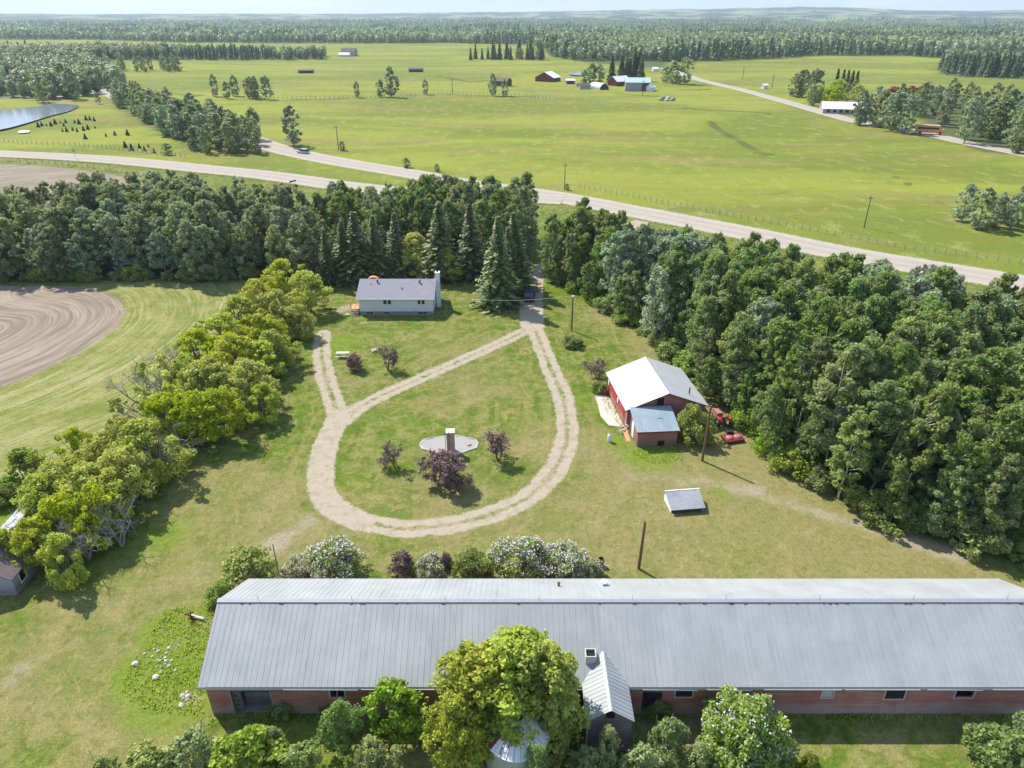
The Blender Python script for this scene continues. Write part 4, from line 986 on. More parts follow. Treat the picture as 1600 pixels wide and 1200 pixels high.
mass('far_forest', 'dense mixed forest stretching to the hills behind the pastures', [FARW], 850, 5200, 62, lambda d: 8.5+max(0, d-1500)*.0025, lambda d: 12+max(0, d-1100)*.013, (10, 18), .22, 30)

# ---------------------------------------------------------------- the long barn
BX0, BX1, BY0, BY1 = -22.0, 40.6, 34.4, 45.2
b = thing('long_barn', 'long low red board barn with a pale ribbed metal roof across the foreground', 'barn', (BX0, BY0, 0))
L = BX1-BX0; DP = BY1-BY0; WY = .35; EH = 3.28; RH = 6.2
def ribbed(mb, y0, z0, y1, z1, L, pitch, x0=0, t=.045, rib=.016, w=.05):
    # sheet with raised ribs running down the slope; cross-section along x
    n = Vector((0, -(z1-z0), y1-y0)).normalized()
    if n.z < 0: n = -n
    xsn = [x0]; hs = [0]; k = x0+pitch/2
    while k < x0+L-w: 
        xsn += [k-w/2, k-w/4, k+w/4, k+w/2]; hs += [0, rib, rib, 0]; k += pitch
    xsn.append(x0+L); hs.append(0); top0 = [Vector((x, y0, z0))+n*h for x, h in zip(xsn, hs)]; top1 = [Vector((x, y1, z1))+n*h for x, h in zip(xsn, hs)]
    m = len(xsn); vs = top0+top1+[Vector((x0, y0, z0))-n*t, Vector((x0+L, y0, z0))-n*t, Vector((x0+L, y1, z1))-n*t, Vector((x0, y1, z1))-n*t]
    up = y1 > y0
    fs = [(i, i+1, m+i+1, m+i) if up else (i, m+i, m+i+1, i+1) for i in range(m-1)]
    a = 2*m; fs += [(a, a+3, a+2, a+1) if up else (a, a+1, a+2, a+3), tuple(range(m))+(a+1, a), tuple(range(m, 2*m))+(a+2, a+3), (0, a, a+3, m), (m-1, 2*m-1, a+2, a+1)]
    mb.add(vs, fs)
# walls with real openings: front wall pieces around them (x0,x1,z0,z1 of each opening, from the wall plane seen)
YW = 34.8
def op(px0, px1, py0, py1):
    x0, z1 = PY(px0, py0, YW); x1, z0 = PY(px1, py1, YW); return (x0-BX0, x1-BX0, max(z0, .0), min(z1, 2.95))
OPS = [('doorway', op(359, 429, 1079, 1116)), ('window', op(515, 539, 1078, 1090)), ('doorway', op(1005, 1031, 1081, 1113)), ('window', op(1057, 1081, 1075, 1089)),
       ('window', op(1286, 1300, 1080, 1090)), ('window', op(1386, 1411, 1077, 1092)), ('window', op(1496, 1519, 1077, 1090))]
w = MB(); xw0, xw1 = .3, L-.3; yb = YW-BY0; cur = xw0; th = .14
for nm, (a, c, z0, z1) in OPS:
    w.box(cur, yb, -.3, a, yb+th, 3.0); w.box(a, yb, z1, c, yb+th, 3.0)
    if z0 > .05: w.box(a, yb, -.3, c, yb+th, z0)
    cur = c
w.box(cur, yb, -.3, xw1, yb+th, 3.0)
w.box(xw0, DP-.5, -.3, xw1, DP-.4, 3.0)
prof = [(yb+th+.002, -.3), (DP-.502, -.3), (DP-.502, 3.0), (DP/2, RH-.12), (yb+th+.002, 3.0)]
w.prism(prof, xw0, xw0+.12); w.prism(prof, xw1-.12, xw1)
w.build('wall', 'barn_wall', b)
f = MB().box(xw0+.15, yb+th+.01, -.2, xw1-.15, DP-.52, .03); f.build('floor', 'foundation', b)
rf = MB(); ribbed(rf, 0, EH, DP/2, RH, L, .42); o_ = rf.build('roof', 'barn_roof', b)
rf = MB(); ribbed(rf, DP, EH, DP/2, RH, L, .42); rf.build('roof', 'barn_roof', b)
rg = MB().prism([(DP/2-.22, RH-.07), (DP/2-.22, RH-.05), (DP/2, RH+.07), (DP/2+.22, RH-.05), (DP/2+.22, RH-.07), (DP/2, RH+.045)], -.02, L+.02); rc = rg.build('ridge_cap', 'galv', b)
dk = MB().box(0, DP/2-.235, RH-.115, L, DP/2-.222, RH-.055)
for i in range(34):
    x = R.uniform(0, L-1); l = R.uniform(.05, .3); dk.box(x, DP/2-.30, RH-.135, x+l, DP/2-.236, RH-.085)
dk.build('ridge_gap', 'rust', b)
for i in range(9):
    x = 3+i*7.0; MB().tube((x, DP/2, RH), (x, DP/2, RH+.5), .018, .008, 5).build('lightning_rod', 'rust', b)
MB().box(0, -.03, EH-.24, L, -.003, EH-.06).build('fascia', 'pale_frame', b)
gt = MB()
x = 6
while x < L-2:
    l = R.uniform(3, 7); s = R.uniform(-.05, .05); gt.tube((x, -.08, EH-.16), (min(L, x+l), -.09, EH-.17+s), .045, .045, 6); x += l+R.uniform(.2, 1.2)
gt.build('gutter', 'pale_frame', b)
for i, (nm, (a, c, z0, z1)) in enumerate(OPS):
    if nm == 'window':
        fr = MB(); t = .09
        fr.box(a-t, yb-.03, z0-t, c+t, yb-.002, z0); fr.box(a-t, yb-.03, z1, c+t, yb-.002, z1+t); fr.box(a-t, yb-.03, z0, a, yb-.002, z1); fr.box(c, yb-.03, z0, c+t, yb-.002, z1)
        f_ = fr.build('window', 'pale_frame', b)
        if i in (3, 5): MB().box(a, yb+.04, z0, c, yb+.06, z1).build('pane', 'glass', f_)
        if i == 4: MB().box(a, yb+.03, z0, c, yb+.05, z1).build('board', 'concrete', f_)
    elif i == 0:
        fr = MB(); fr.box(a-.14, yb-.035, 0, a, yb-.003, z1); fr.box(c, yb-.035, 0, c+.14, yb-.003, z1); fr.box(a-.14, yb-.035, z1, c+.14, yb-.003, z1+.12)
        f_ = fr.build('doorway', 'grey_wood', b)
        MB().box(a+.55, yb+.75, .0, c-.05, yb+.80, 1.35).build('inner_board', 'old_board', f_)
        rg_ = MB(); 
        for q in range(4): rg_.box(a+.05, yb+.2, .35+.5*q, a+.45, yb+.6, .40+.5*q)
        rg_.box(a+.02, yb+.2, 0, a+.06, yb+.6, 2.2); rg_.box(a+.44, yb+.2, 0, a+.48, yb+.6, 2.2)
        rg_.build('shelf', 'grey_wood', f_)
    else:
        MB().box(a+.3, yb+.05, 0, c, yb+.10, z1).build('door', 'black_paint', b)
MB().lathe([(0, 0), (.16, .02), (.16, .14), (0, .2)], 10).build('lamp', 'white_paint', b, (OPS[2][1][0]+.5, yb-.12, 2.75))
# things on the roof
rz_ = lambda y: EH+(RH-EH)*(y/(DP/2)) if y < DP/2 else EH+(RH-EH)*((DP-y)/(DP/2))
vx, vy = 6.05, 1.95
v_ = thing('roof_ventilator', 'square dark roof vent on the barn roof behind the annex', 'vent', (BX0+27.6, BY0+1.75, rz_(1.75)))
mb = MB()
for q in (0, 1, 2, 3):
    x0, y0, x1, y1 = ((-.38, -.38, .38, -.32), (-.38, .32, .38, .38), (-.38, -.32, -.32, .32), (.32, -.32, .38, .32))[q]; mb.box(x0, y0, -.25, x1, y1, .5)
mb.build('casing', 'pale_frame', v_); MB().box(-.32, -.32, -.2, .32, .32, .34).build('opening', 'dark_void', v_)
x, y = GH(944, 912, 4.4); e = thing('roof_turbine', 'small white capped vent on the bright far slope of the long barn', 'vent', (x, y, rz_(y-BY0)))
MB().lathe([(.15, -.1), (.15, .25), (.28, .3), (.28, .42), (0, .5)], 12).build('cap', 'white_paint', e); MB().box(-.5, -.3, -.02, .5, .3, .05).build('flashing', 'galv', e)
x, y = GH(873, 914, 4.5); e = tag(MB().lathe([(.09, -.1), (.09, .3), (.13, .3), (.13, .36), (0, .38)], 10).build('roof_pipe', 'rust', None, (x, y, rz_(y-BY0))), 'small dark pipe on the bright far slope of the long barn', 'pipe')

# annex
a_ = thing('annex', 'narrow weathered wooden annex with a gabled metal roof against the long barn', 'shed', (6.53, 31.7, 0))
hw = 1.62; AE = 3.42; AR = 4.48; ln = 34.78-31.7
MB().prism([(-hw+.1, 0), (hw-.1, 0), (hw-.1, AE-.12), (0, AR-.17), (-hw+.1, AE-.12)], .12, ln, 'y').build('wall', 'annex_wall', a_)
def slopex(mb, x0, z0, x1, z1, y0, y1, t=.04, pitch=.33):   # sheets whose ribs run down a slope facing +-x
    n = Vector((-(z1-z0), 0, x1-x0)).normalized(); n = n if n.z > 0 else -n
    ys_ = [y0]; hs = [0]; k = y0+pitch/2
    while k < y1-.07: ys_ += [k-.035, k-.015, k+.015, k+.035]; hs += [0, .022, .022, 0]; k += pitch
    ys_.append(y1); hs.append(0); m = len(ys_)
    vs = [Vector((x0, y, z0))+n*h for y, h in zip(ys_, hs)]+[Vector((x1, y, z1))+n*h for y, h in zip(ys_, hs)]+[Vector((x0, y0, z0))-n*t, Vector((x0, y1, z0))-n*t, Vector((x1, y1, z1))-n*t, Vector((x1, y0, z1))-n*t]
    a = 2*m; fl = x1 > x0
    fs = [(i, m+i, m+i+1, i+1) if fl else (i, i+1, m+i+1, m+i) for i in range(m-1)]+[(a, a+1, a+2, a+3) if fl else (a, a+3, a+2, a+1), tuple(range(m))+(a+1, a), tuple(range(m, 2*m))+(a+2, a+3), (0, a, a+3, m), (m-1, 2*m-1, a+2, a+1)]
    mb.add(vs, fs)
for s in (-1, 1):
    mb = MB(); slopex(mb, s*hw, AE-.03, 0, AR, -.12, 4.75); mb.build('roof', 'annex_roof', a_)
MB().prism([(-.14, AR-.06), (0, AR+.035), (.14, AR-.06), (0, AR+.01)], -.15, 4.76, 'y').build('ridge_cap', 'galv', a_)
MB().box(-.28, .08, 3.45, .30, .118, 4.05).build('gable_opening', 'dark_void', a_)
MB().prism([(-hw+.1, 0), (-hw+.2, 0), (-hw+.2, AE), (-hw+.1, AE)], .06, .117, 'y').build('corner_board', 'pale_frame', a_)
for q in range(3): MB().box(-1.2+.35*q, .6+.5*q, 0, -1.17+.35*q, 1.6+.9*q, .03).build('rust_streak', 'rust', a_, (0, 0, AE+.28+.23*q)).rotation_euler = (0, -math.atan2(AR-AE, hw), 0)

# grain bin
gb = thing('grain_bin', 'round galvanized grain bin with a conical ladder roof under the maples', 'grain bin', (.33, 30.7, 0))
prof = []
for i in range(41): prof.append((2.05+(.02 if i % 2 else 0), 3.6*i/40))
MB().lathe(prof, 40).build('wall', 'galv', gb)
mb = MB(); k = 28
mb.lathe([(2.14, 3.52), (2.14, 3.56), (.34, 4.86), (.34, 5.02)], k)
mb.build('roof', 'white_paint', gb)
mb = MB()
for j in range(k):
    t = 2*math.pi*(j+.5)/k; mb.tube((2.12*math.cos(t), 2.12*math.sin(t), 3.60), (.36*math.cos(t), .36*math.sin(t), 4.89), .022, .018, 4)
mb.build('roof_rib', 'galv', gb)
MB().lathe([(.36, 5.0), (.37, 5.06), (.32, 5.06), (.31, 4.9), (0, 4.9)], 18).build('hatch', 'black_paint', gb)
ld = MB(); t0 = rad(-118)
for s in (-.19, .19): ld.tube((2.1*math.cos(t0)-s*math.sin(t0), 2.1*math.sin(t0)+s*math.cos(t0), 3.70), (.5*math.cos(t0)-s*math.sin(t0), .5*math.sin(t0)+s*math.cos(t0), 4.86), .022, .022, 4)
for q in range(7):
    f_ = (q+.5)/7; r = 2.1-1.6*f_; z = 3.70+1.16*f_; ld.tube((r*math.cos(t0)-.19*math.sin(t0), r*math.sin(t0)+.19*math.cos(t0), z), (r*math.cos(t0)+.19*math.sin(t0), r*math.sin(t0)-.19*math.cos(t0), z), .018, .018, 4)
ld.build('ladder', 'black_paint', gb)
mb = MB()
for j in range(9):
    t = rad(188+j*3.5); mb.box(-.05, -.06, 0, .55+R.random()*.5, .06, .01)
    n = len(mb.v)-8
    for q in range(n, n+8):
        x, y, z = mb.v[q]; r = 2.1-x; zz = 3.60+(2.14-r)/1.8*1.3+.012+z; mb.v[q] = (r*math.cos(t)-y*math.sin(t), r*math.sin(t)+y*math.cos(t), zz)
mb.build('rust_patch', 'rust', gb)

# ---------------------------------------------------------------- red barn
sh = thing('red_barn', 'red board barn with a bright white metal gable roof in the yard', 'barn', (13.95, 75.0, 0), rad(6.5))
Wd = 9.8; Ln = 9.66; eh = 2.75; rh = 4.75
fw = MB()
fw.prism([(.02, 0), (Wd-.02, 0), (Wd-.02, 2.55), (Wd/2, rh-.2), (.02, 2.55)], 0, .12, 'y'); fw.build('gable_wall', 'shop_front', sh)
mb = MB().box(0, .123, -.2, .12, Ln-.1, 2.6); mb.box(Wd-.12, .123, -.2, Wd, Ln-.1, 2.6); mb.prism([(.123, 0), (Wd-.123, 0), (Wd-.123, 2.5), (Wd/2, rh-.22), (.123, 2.5)], Ln-.15, Ln, 'y'); mb.build('wall', 'shop_wall', sh)
sl = (rh-eh)/(Wd/2+.15)
for s in (0, 1):
    mb = MB(); xe = -.3 if s == 0 else Wd+.3; slopex(mb, xe, eh-.06, Wd/2, rh, -.35, Ln+.35, .05, .35)
    mb.build('roof', 'shop_roof', sh)
MB().prism([(Wd/2-.16, rh-.04), (Wd/2, rh+.04), (Wd/2+.16, rh-.04), (Wd/2, rh+.015)], -.37, Ln+.37, 'y').build('ridge_cap', 'galv', sh)
MB().prism([(-.33, eh-.22), (-.3, eh-.22), (Wd/2, rh-.14), (Wd+.3, eh-.22), (Wd+.3, eh-.10), (Wd/2, rh-.055), (-.33, eh-.1)], -.38, -.353, 'y').build('barge_board', 'dark_red_paint', sh)
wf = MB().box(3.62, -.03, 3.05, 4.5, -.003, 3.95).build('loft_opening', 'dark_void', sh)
fr = MB().box(3.5, -.035, 3.0, 3.62, -.002, 4.0); fr.box(4.5, -.035, 3.0, 4.62, -.002, 4.0); fr.build('opening_frame', 'shop_front', sh)
for y0, y1 in ((1.2, 3.9), (5.0, 8.6)):
    d_ = MB().box(-.05, y0, .1, -.003, y1, 2.35); d_.build('sliding_door', 'shop_wall', sh)
MB().box(-.07, .3, 2.38, -.003, 9.2, 2.46).build('door_track', 'pale_frame', sh)
for y0 in (4.1, 9.0):
    MB().box(-.06, y0, 1.3, -.004, y0+.45, 1.9).build('window', 'white_paint', sh)
MB().tube((-.05, -.12, 0), (-.05, -.12, 2.5), .07, .07, 8).build('downpipe', 'white_paint', sh)
MB().tube((Wd-1.6, 1.6, 3.1), (Wd-1.6, 1.6, 4.3), .09, .09, 8).build('stove_pipe', 'rust', sh)
pad = struct(MB().add([(-.1, .2, .012), (-1.9, .9, .012), (-2.4, 3.2, .012), (-2.1, 6.0, .012), (-1.9, 8.8, .012), (-.1, 8.9, .012), (-.1, .2, -.1), (-1.9, .9, -.1), (-2.4, 3.2, -.1), (-2.1, 6.0, -.1), (-1.9, 8.8, -.1), (-.1, 8.9, -.1)],
    [(5, 4, 3, 2, 1, 0), (0, 1, 7, 6), (1, 2, 8, 7), (2, 3, 9, 8), (3, 4, 10, 9), (4, 5, 11, 10)]).build('concrete_path', 'concrete', None, (13.95, 75.0, .03), rad(6.5)))
# lean-to
lt = thing('lean_to_shed', 'small pinkish red shed with a blue grey roof against the red barn', 'shed', (14.67, 70.8, 0), rad(4.5))
LW = 4.7; LD = 4.05
MB().prism([(0, -.2), (LD, -.2), (LD, 2.95), (0, 2.05)], 0, LW).build('wall', 'lean_wall', lt)
mb = MB(); ribbed(mb, -.25, 2.12, LD-.02, 3.10, LW+.4, .32, -.2, .05, .024, .06); mb.build('roof', 'lean_roof', lt)
MB().box(-.23, -.29, 1.96, LW+.23, -.253, 2.12).build('fascia', 'dark_red_paint', lt)
MB().box(-.035, 1.9, 0, -.003, 2.8, 1.95).build('door', 'white_paint', lt)
MB().box(2.7, 1.9, 2.62, 3.3, 2.15, 2.68).build('roof_patch', 'foundation', lt)
MB().box(LW/2+.1, -.02, 0, LW/2+.9, -.003, .7).build('dark_patch', 'dark_void', lt)  # near-black rectangle low on the front wall
x, y = GH(983, 690); e = thing('plank_ramp', 'tan wooden plank leaning by the lean-to shed door', 'plank', (x-.1, y+1.2, 0), rad(5))
MB().quad3((-.35, -1.3, .06), (.2, -1.3, .06), (.2, 1.3, .5), (-.35, 1.3, .5), .06).build('board', 'tan_wood', e); MB().box(-.3, 1.0, 0, .15, 1.1, .40).build('leg', 'tan_wood', e)
x, y = GH(974, 676); e = thing('wheel_hoe', 'grey wheeled garden implement at the red barn corner', 'implement', (x, y, 0), .4)
def ring(mb, c, r, t, ax='y', k=16):
    for j in range(k):
        a0, a1 = 2*math.pi*j/k, 2*math.pi*(j+1)/k
        p = lambda a: (c[0]+r*math.cos(a), c[1], c[2]+r*math.sin(a)) if ax == 'y' else (c[0], c[1]+r*math.cos(a), c[2]+r*math.sin(a))
        mb.tube(p(a0), p(a1), t, t, 5)
mb = MB(); ring(mb, (.55, 0, .33), .33, .03); mb.build('wheel', 'galv', e)
mb = MB(); ring(mb, (-.55, 0, .33), .33, .03); mb.build('wheel', 'galv', e)
mb = MB().tube((.55, 0, .33), (0, 0, .7), .035, .035); mb.tube((-.55, 0, .33), (0, 0, .7), .035, .035); mb.tube((-.55, 0, .33), (.1, 0, .3), .035, .035); mb.tube((.45, -.3, .95), (.45, .3, .95), .03, .03); mb.tube((.55, 0, .33), (.45, 0, .95), .03, .03); mb.build('frame', 'white_paint', e)
MB().box(-.3, -.1, .74, .0, .1, .8).build('seat', 'black_paint', e)
x, y = GH(952, 690); e = thing('propane_tank', 'small white upright cylinder on the grass left of the red barn', 'tank', (x, y, 0))
MB().lathe([(0, .02), (.22, .04), (.24, .12), (.24, .85), (.2, .98), (.08, 1.04), (0, 1.05)], 16).build('tank', 'white_paint', e, smooth=True); MB().lathe([(.1, 1.0), (.1, 1.14), (.08, 1.14), (.08, 1.02)], 10).build('collar', 'pale_frame', e)
x, y = GH(970, 637); e = tag(MB().box(-.3, -.25, 0, .3, .25, .35).box(-.12, -.6, .1, .1, -.25, .2).build('scrap_box', 'black_paint', None, (x-.2, y, .02), .4, bevel=.03), 'dark metal box lying on the concrete beside the red barn', 'box')
x, y = GH(946, 618); tag(MB().lathe([(.28, 0), (.3, .1), (.28, .45), (.3, .5), (.28, .9), (.24, .9), (.23, .8), (0, .8)], 16).build('oil_drum', 'dark_red_paint', None, (x, y, 0)), 'dark drum at the far left corner of the red barn', 'drum')

# tractor and mower
x, y = GH(1116, 657)
tr = thing('tractor', 'red tractor parked behind the tall pole right of the red barn', 'tractor', (x+.5, y-.4, 0), rad(8))
mb = MB().prism([(0, .75), (1.7, .75), (1.75, 1.25), (1.5, 1.45), (0, 1.5)], -.42, .42); mb.build('hood', 'pink_and_sunlit_red', tr, bevel=.05)  # tractor red with the sun's pinkish light put into the colour
MB().box(-.35, -1.5, .55, .35, 0, 1.05).box(-.3, 1.7, .6, .3, 1.85, 1.2).build('body', 'red_paint', tr, bevel=.03)
for s in (-1, 1):
    MB().prism([(-1.9, 1.0), (-1.7, 1.45), (-1.0, 1.55), (-.45, 1.3), (-.45, 1.2), (-1.0, 1.42), (-1.65, 1.33), (-1.8, 1.0)], s*.78-.2, s*.78+.2).build('fender', 'red_paint', tr)
    def whl(r, w_, c):
        e_ = link('wheel', None, tr, c)
        mm = MB(); mm.lathe([(r*.62, -w_/2), (r*.95, -w_/2), (r, -w_*.3), (r, w_*.3), (r*.95, w_/2), (r*.62, w_/2)], 20)
        mm.v = [(z, a, b2) for a, b2, z in mm.v]; m1 = MB(); m1.lathe([(0, -w_*.3), (r*.62, -w_*.3), (r*.62, w_*.3), (0, w_*.3)], 16); m1.v = [(z, a, b2) for a, b2, z in m1.v]
        mm.build('tyre', 'rubber', e_); m1.build('rim', 'pale_frame', e_)
    whl(.72, .38, (s*.8, -1.2, .72)); whl(.42, .26, (s*.68, 1.3, .42))
MB().box(-.25, -1.35, 1.06, .25, -.95, 1.2).box(-.25, -1.4, 1.2, .25, -1.3, 1.6).build('seat', 'black_paint', tr, bevel=.03)
mb = MB(); 
for j in range(12): mb.tube((.2*math.cos(j*.5236), -.55+.2*math.sin(j*.5236), 1.62), (.2*math.cos(j*.5236+.5236), -.55+.2*math.sin(j*.5236+.5236), 1.62), .02, .02, 4)
mb.tube((0, -.55, 1.6), (0, -.35, 1.1), .025, .025); mb.build('steering_wheel', 'black_paint', tr)
mb = MB()
for s in (-1, 1): mb.tube((s*.5, -1.5, 1.0), (s*.5, -1.55, 2.3), .035, .035)
mb.tube((-.5, -1.55, 2.3), (.5, -1.55, 2.3), .035, .035); mb.build('roll_bar', 'black_paint', tr)
MB().tube((.2, 1.0, 1.45), (.2, 1.0, 2.1), .04, .04).build('exhaust', 'black_paint', tr)
mw = thing('disc_mower', 'pink red disc mower with two round hoods behind the tractor', 'mower', (x+1.0, y-4.6, 0), rad(14))
MB().prism([(-1.0, .15), (1.0, .15), (1.0, .45), (.7, .55), (-.7, .55), (-1.0, .45)], -1.35, 1.35).build('deck', 'dark_red_paint', mw, bevel=.1)
for s in (-.62, .62): MB().lathe([(0, .80), (.2, .79), (.42, .72), (.54, .60), (.54, .50), (0, .5)], 20, (s, -.15)).build('hood', 'pink_and_sunlit_red', mw, smooth=True)
MB().tube((0, 1.0, .45), (0, 2.0, .6), .07, .07).tube((-.8, .9, .45), (0, 1.9, .6), .05, .05).tube((.8, .9, .45), (0, 1.9, .6), .05, .05).build('hitch', 'black_paint', mw)
MB().box(-.5, .7, .55, .5, 1.05, .95).build('gearbox', 'black_paint', mw, bevel=.03)

tr.scale = (.86,)*3; mw.scale = (.86,)*3
# ---------------------------------------------------------------- calf shelter
cs = thing('calf_shelter', 'small white lean-to shelter with a grey shingle roof on the lawn', 'shelter', (16.2, 58.2, 0), rad(7))
MB().prism([(.1, 0), (2.4, 0), (2.4, .95), (1.95, 1.28), (.1, .55)], 0, .08).build('side_wall', 'white_paint', cs)
MB().box(0.09, 2.3, 0, 3.45, 2.38, .93).build('back_wall', 'white_paint', cs)
MB().quad3((-.12, -.25, .56), (3.5, -.25, .56), (3.5, 1.98, 1.36), (-.12, 1.98, 1.36), .06).build('roof', 'shelter_roof', cs)
MB().quad3((-.12, 2.0, 1.35), (3.5, 2.0, 1.35), (3.5, 2.6, .92), (-.12, 2.6, .92), .05).build('back_roof', 'shelter_roof', cs)
MB().box(-.16, 1.93, 1.34, 3.54, 2.05, 1.39).build('ridge_board', 'white_paint', cs)
MB().box(3.3, 0, 0, 3.38, .08, .60).build('post', 'white_paint', cs); MB().box(3.3, 2.2, 0, 3.38, 2.28, .95).build('post', 'white_paint', cs)
MB().box(-.12, -.29, .44, 3.5, -.253, .55).build('fascia', 'black_paint', cs)

# ---------------------------------------------------------------- house
hs = thing('house', 'white bungalow with a grey shingle gable roof and white chimney', 'house', (-25.6, 112.0, 0))
HW = 12.4; HD = 8.6
MB().box(.05, .05, -.2, HW-.05, HD-.05, .72).build('foundation', 'foundation', hs)
w = MB(); hwins = [(4.0, 4.62, 1.95, 2.78), (4.75, 5.37, 1.95, 2.78), (9.75, 10.3, 1.95, 2.78), (10.42, 11.0, 1.95, 2.78)]
cur = 0
for a, c, z0, z1 in hwins:
    w.box(cur, 0, .72, a, .15, 3.2); w.box(a, 0, .72, c, .15, z0); w.box(a, 0, z1, c, .15, 3.2); cur = c
w.box(cur, 0, .72, HW, .15, 3.2)
w.box(0, HD-.15, .72, HW, HD, 3.2)
pr = [(.153, .72), (HD-.153, .72), (HD-.153, 3.2), (HD/2, 4.85), (.153, 3.2)]
w.prism(pr, 0, .12); w.prism(pr, HW-.12, HW); w.build('wall', 'house_siding', hs)
for a, c, z0, z1 in hwins:
    f_ = MB().box(a, .02, z0, a+.06, .1, z1).box(c-.06, .02, z0, c, .1, z1).box(a+.06, .02, z0, c-.06, .1, z0+.06).box(a+.06, .02, z1-.06, c-.06, .1, z1).build('window', 'pale_frame', hs)
    MB().box(a+.06, .05, z0+.06, c-.06, .08, z1-.06).build('pane', 'glass', f_)
for a, c in ((1.0, 2.2), (4.0, 5.0), (9.7, 11.3)):
    f_ = MB().box(a, .01, .22, c, .047, .66).build('window', 'pale_frame', hs); MB().box(a+.06, -.01, .27, (a+c)/2-.03, .008, .61).box((a+c)/2+.03, -.01, .27, c-.06, .008, .61).build('pane', 'glass', f_)
MB().quad3((-.45, -.55, 3.12), (HW+.3, -.55, 3.12), (HW+.3, HD/2, 5.0), (-.45, HD/2, 5.0), .12).build('roof', 'house_roof', hs)
MB().quad3((HW+.3, HD+.55, 3.12), (-.45, HD+.55, 3.12), (-.45, HD/2+.002, 5.0), (HW+.3, HD/2+.002, 5.0), .12).build('roof', 'house_roof', hs)
MB().box(-.45, -.60, 2.98, HW+.3, -.553, 3.14).build('fascia', 'white_paint', hs)
ch = MB().box(HW+.123, 3.9, 0, HW+.83, 4.8, 6.1).build('chimney', 'white_paint', hs)
MB().box(HW+.05, 3.83, 6.1, HW+.9, 4.87, 6.2).build('cap', 'white_paint', ch); MB().lathe([(.14, 6.2), (.14, 6.38), (.1, 6.38), (.1, 6.22)], 10, (HW+.47, 4.35)).build('flue', 'black_paint', ch)
for x0, y0, l in ((2.7, 3.4, 1), (9.9, 3.3, 1), (7.0, 1.9, .6), (1.7, 2.9, .4)):
    zr = 3.12+1.88*(y0+.55)/(HD/2+.55); MB().tube((x0, y0, zr-.1), (x0, y0, zr+.42*l), .13*l, .13*l, 10).lathe([(0, zr+.46*l), (.22*l, zr+.42*l), (.22*l, zr+.38*l), (0, zr+.38*l)], 10, (x0, y0)).build('roof_vent', 'black_paint', hs)
MB().tube((HW+.02, -.05, .3), (HW+.02, -.05, 3.0), .05, .05, 6).build('downpipe', 'galv', hs)
MB().tube((10.8, HD/2+.3, 4.8), (10.8, HD/2+.3, 8.6), .035, .02, 5).tube((10.5, HD/2+.3, 8.3), (11.1, HD/2+.3, 8.3), .015, .015, 4).build('aerial', 'galv', hs)
st = thing('wooden_steps', 'orange brown wooden landing and steps at the left end of the house', 'steps', (-25.75, 112.6, 0))
for sx in (-1.5, -.1):
    for sy in (.1, 2.6): MB().box(sx-.05, sy-.05, 0, sx+.05, sy+.05, 2.0).build('post', 'tan_wood', st)
MB().box(-1.55, .05, .85, -.02, 2.65, .93).build('deck', 'tan_wood', st); MB().box(-1.55, .0, 1.9, -.02, .045, 1.98).box(-1.6, .05, 1.9, -1.555, 2.65, 1.98).build('railing', 'tan_wood', st)
for q in range(4): MB().box(-1.4, -.25*(q+1), .65-.2*q, -.2, -.25*q, .70-.2*q).build('step', 'grey_wood', st)
x, y = GH(582, 436, 3); e = thing('orange_canopy', 'orange curved canopy top showing behind the house roof', 'canopy', (x, 122.5, 0))
mb = MB()
for s in (0, 1.0):
    pts = [(1.4*math.cos(t), s, 2.2+.9*math.sin(t)) for t in np.linspace(0, math.pi, 10)]
    for p_, q_ in zip(pts[:-1], pts[1:]): mb.tube(p_, q_, .05, .05, 5)
mb.build('frame', 'orange_paint', e)
mb = MB(); pts = [(1.4*math.cos(t), 2.2+.9*math.sin(t)) for t in np.linspace(0, math.pi, 10)]
for (a0, z0), (a1, z1) in zip(pts[:-1], pts[1:]): mb.quad3((a1, 0, z1+.06), (a1, 1, z1+.06), (a0, 1, z0+.06), (a0, 0, z0+.06), .02)
mb.build('cover', 'orange_paint', e)
for sx in (-1.4, 1.4): MB().tube((sx, 0, 0), (sx, 0, 2.2), .05, .05).tube((sx, 1, 0), (sx, 1, 2.2), .05, .05).build('leg', 'orange_paint', e)
e.scale = (.8, .8, 1.0)
# heap beside the house
def rock(label, px, py, r, mat='stone', group=None, cat_='rock', name='rock', h=0):
    x, y = GH(px, py); rng = random.Random(px*7+py); import bmesh
    bm = bmesh.new(); bmesh.ops.create_icosphere(bm, subdivisions=2, radius=r)
    for v in bm.verts: v.co *= 1+rng.uniform(-.2, .2); v.co.z *= .6
    me = bpy.data.meshes.new(name); bm.to_mesh(me); bm.free(); me.materials.append(M[mat])
    return tag(link(name, me, None, (x, y, r*.3+h)), label, cat_, group)
for i in range(24):
    a = i*2.4+R.random(); q = R.random()**.6
    px = 252+30*q*math.cos(a)-8*q*math.sin(a); py = 1030-22*q*math.sin(a)
    rock('pale field stone in the scattered pile left of the long barn', px, py, R.uniform(.05, .16), 'white_stone' if i % 5 == 0 else 'stone', 'stones in the pile left of the long barn')
rock('pale stone lying alone left of the stone pile', 211, 1038, .24, 'white_stone'); rock('yellowish stone below the stone pile', 244, 1059, .26, 'white_stone')
for i in range(7): rock('small rubble stone beside the long barn corner', 288+R.uniform(-6, 14), 1092+R.uniform(-12, 14), R.uniform(.12, .24), 'stone', 'rubble at the barn corner')
for i in range(5): rock('small stone beside the steps of the house', 548+R.uniform(-6, 12), 490+R.uniform(-4, 6), R.uniform(.2, .4), 'white_stone', 'stones by the house steps')
x, y = GH(300, 968)
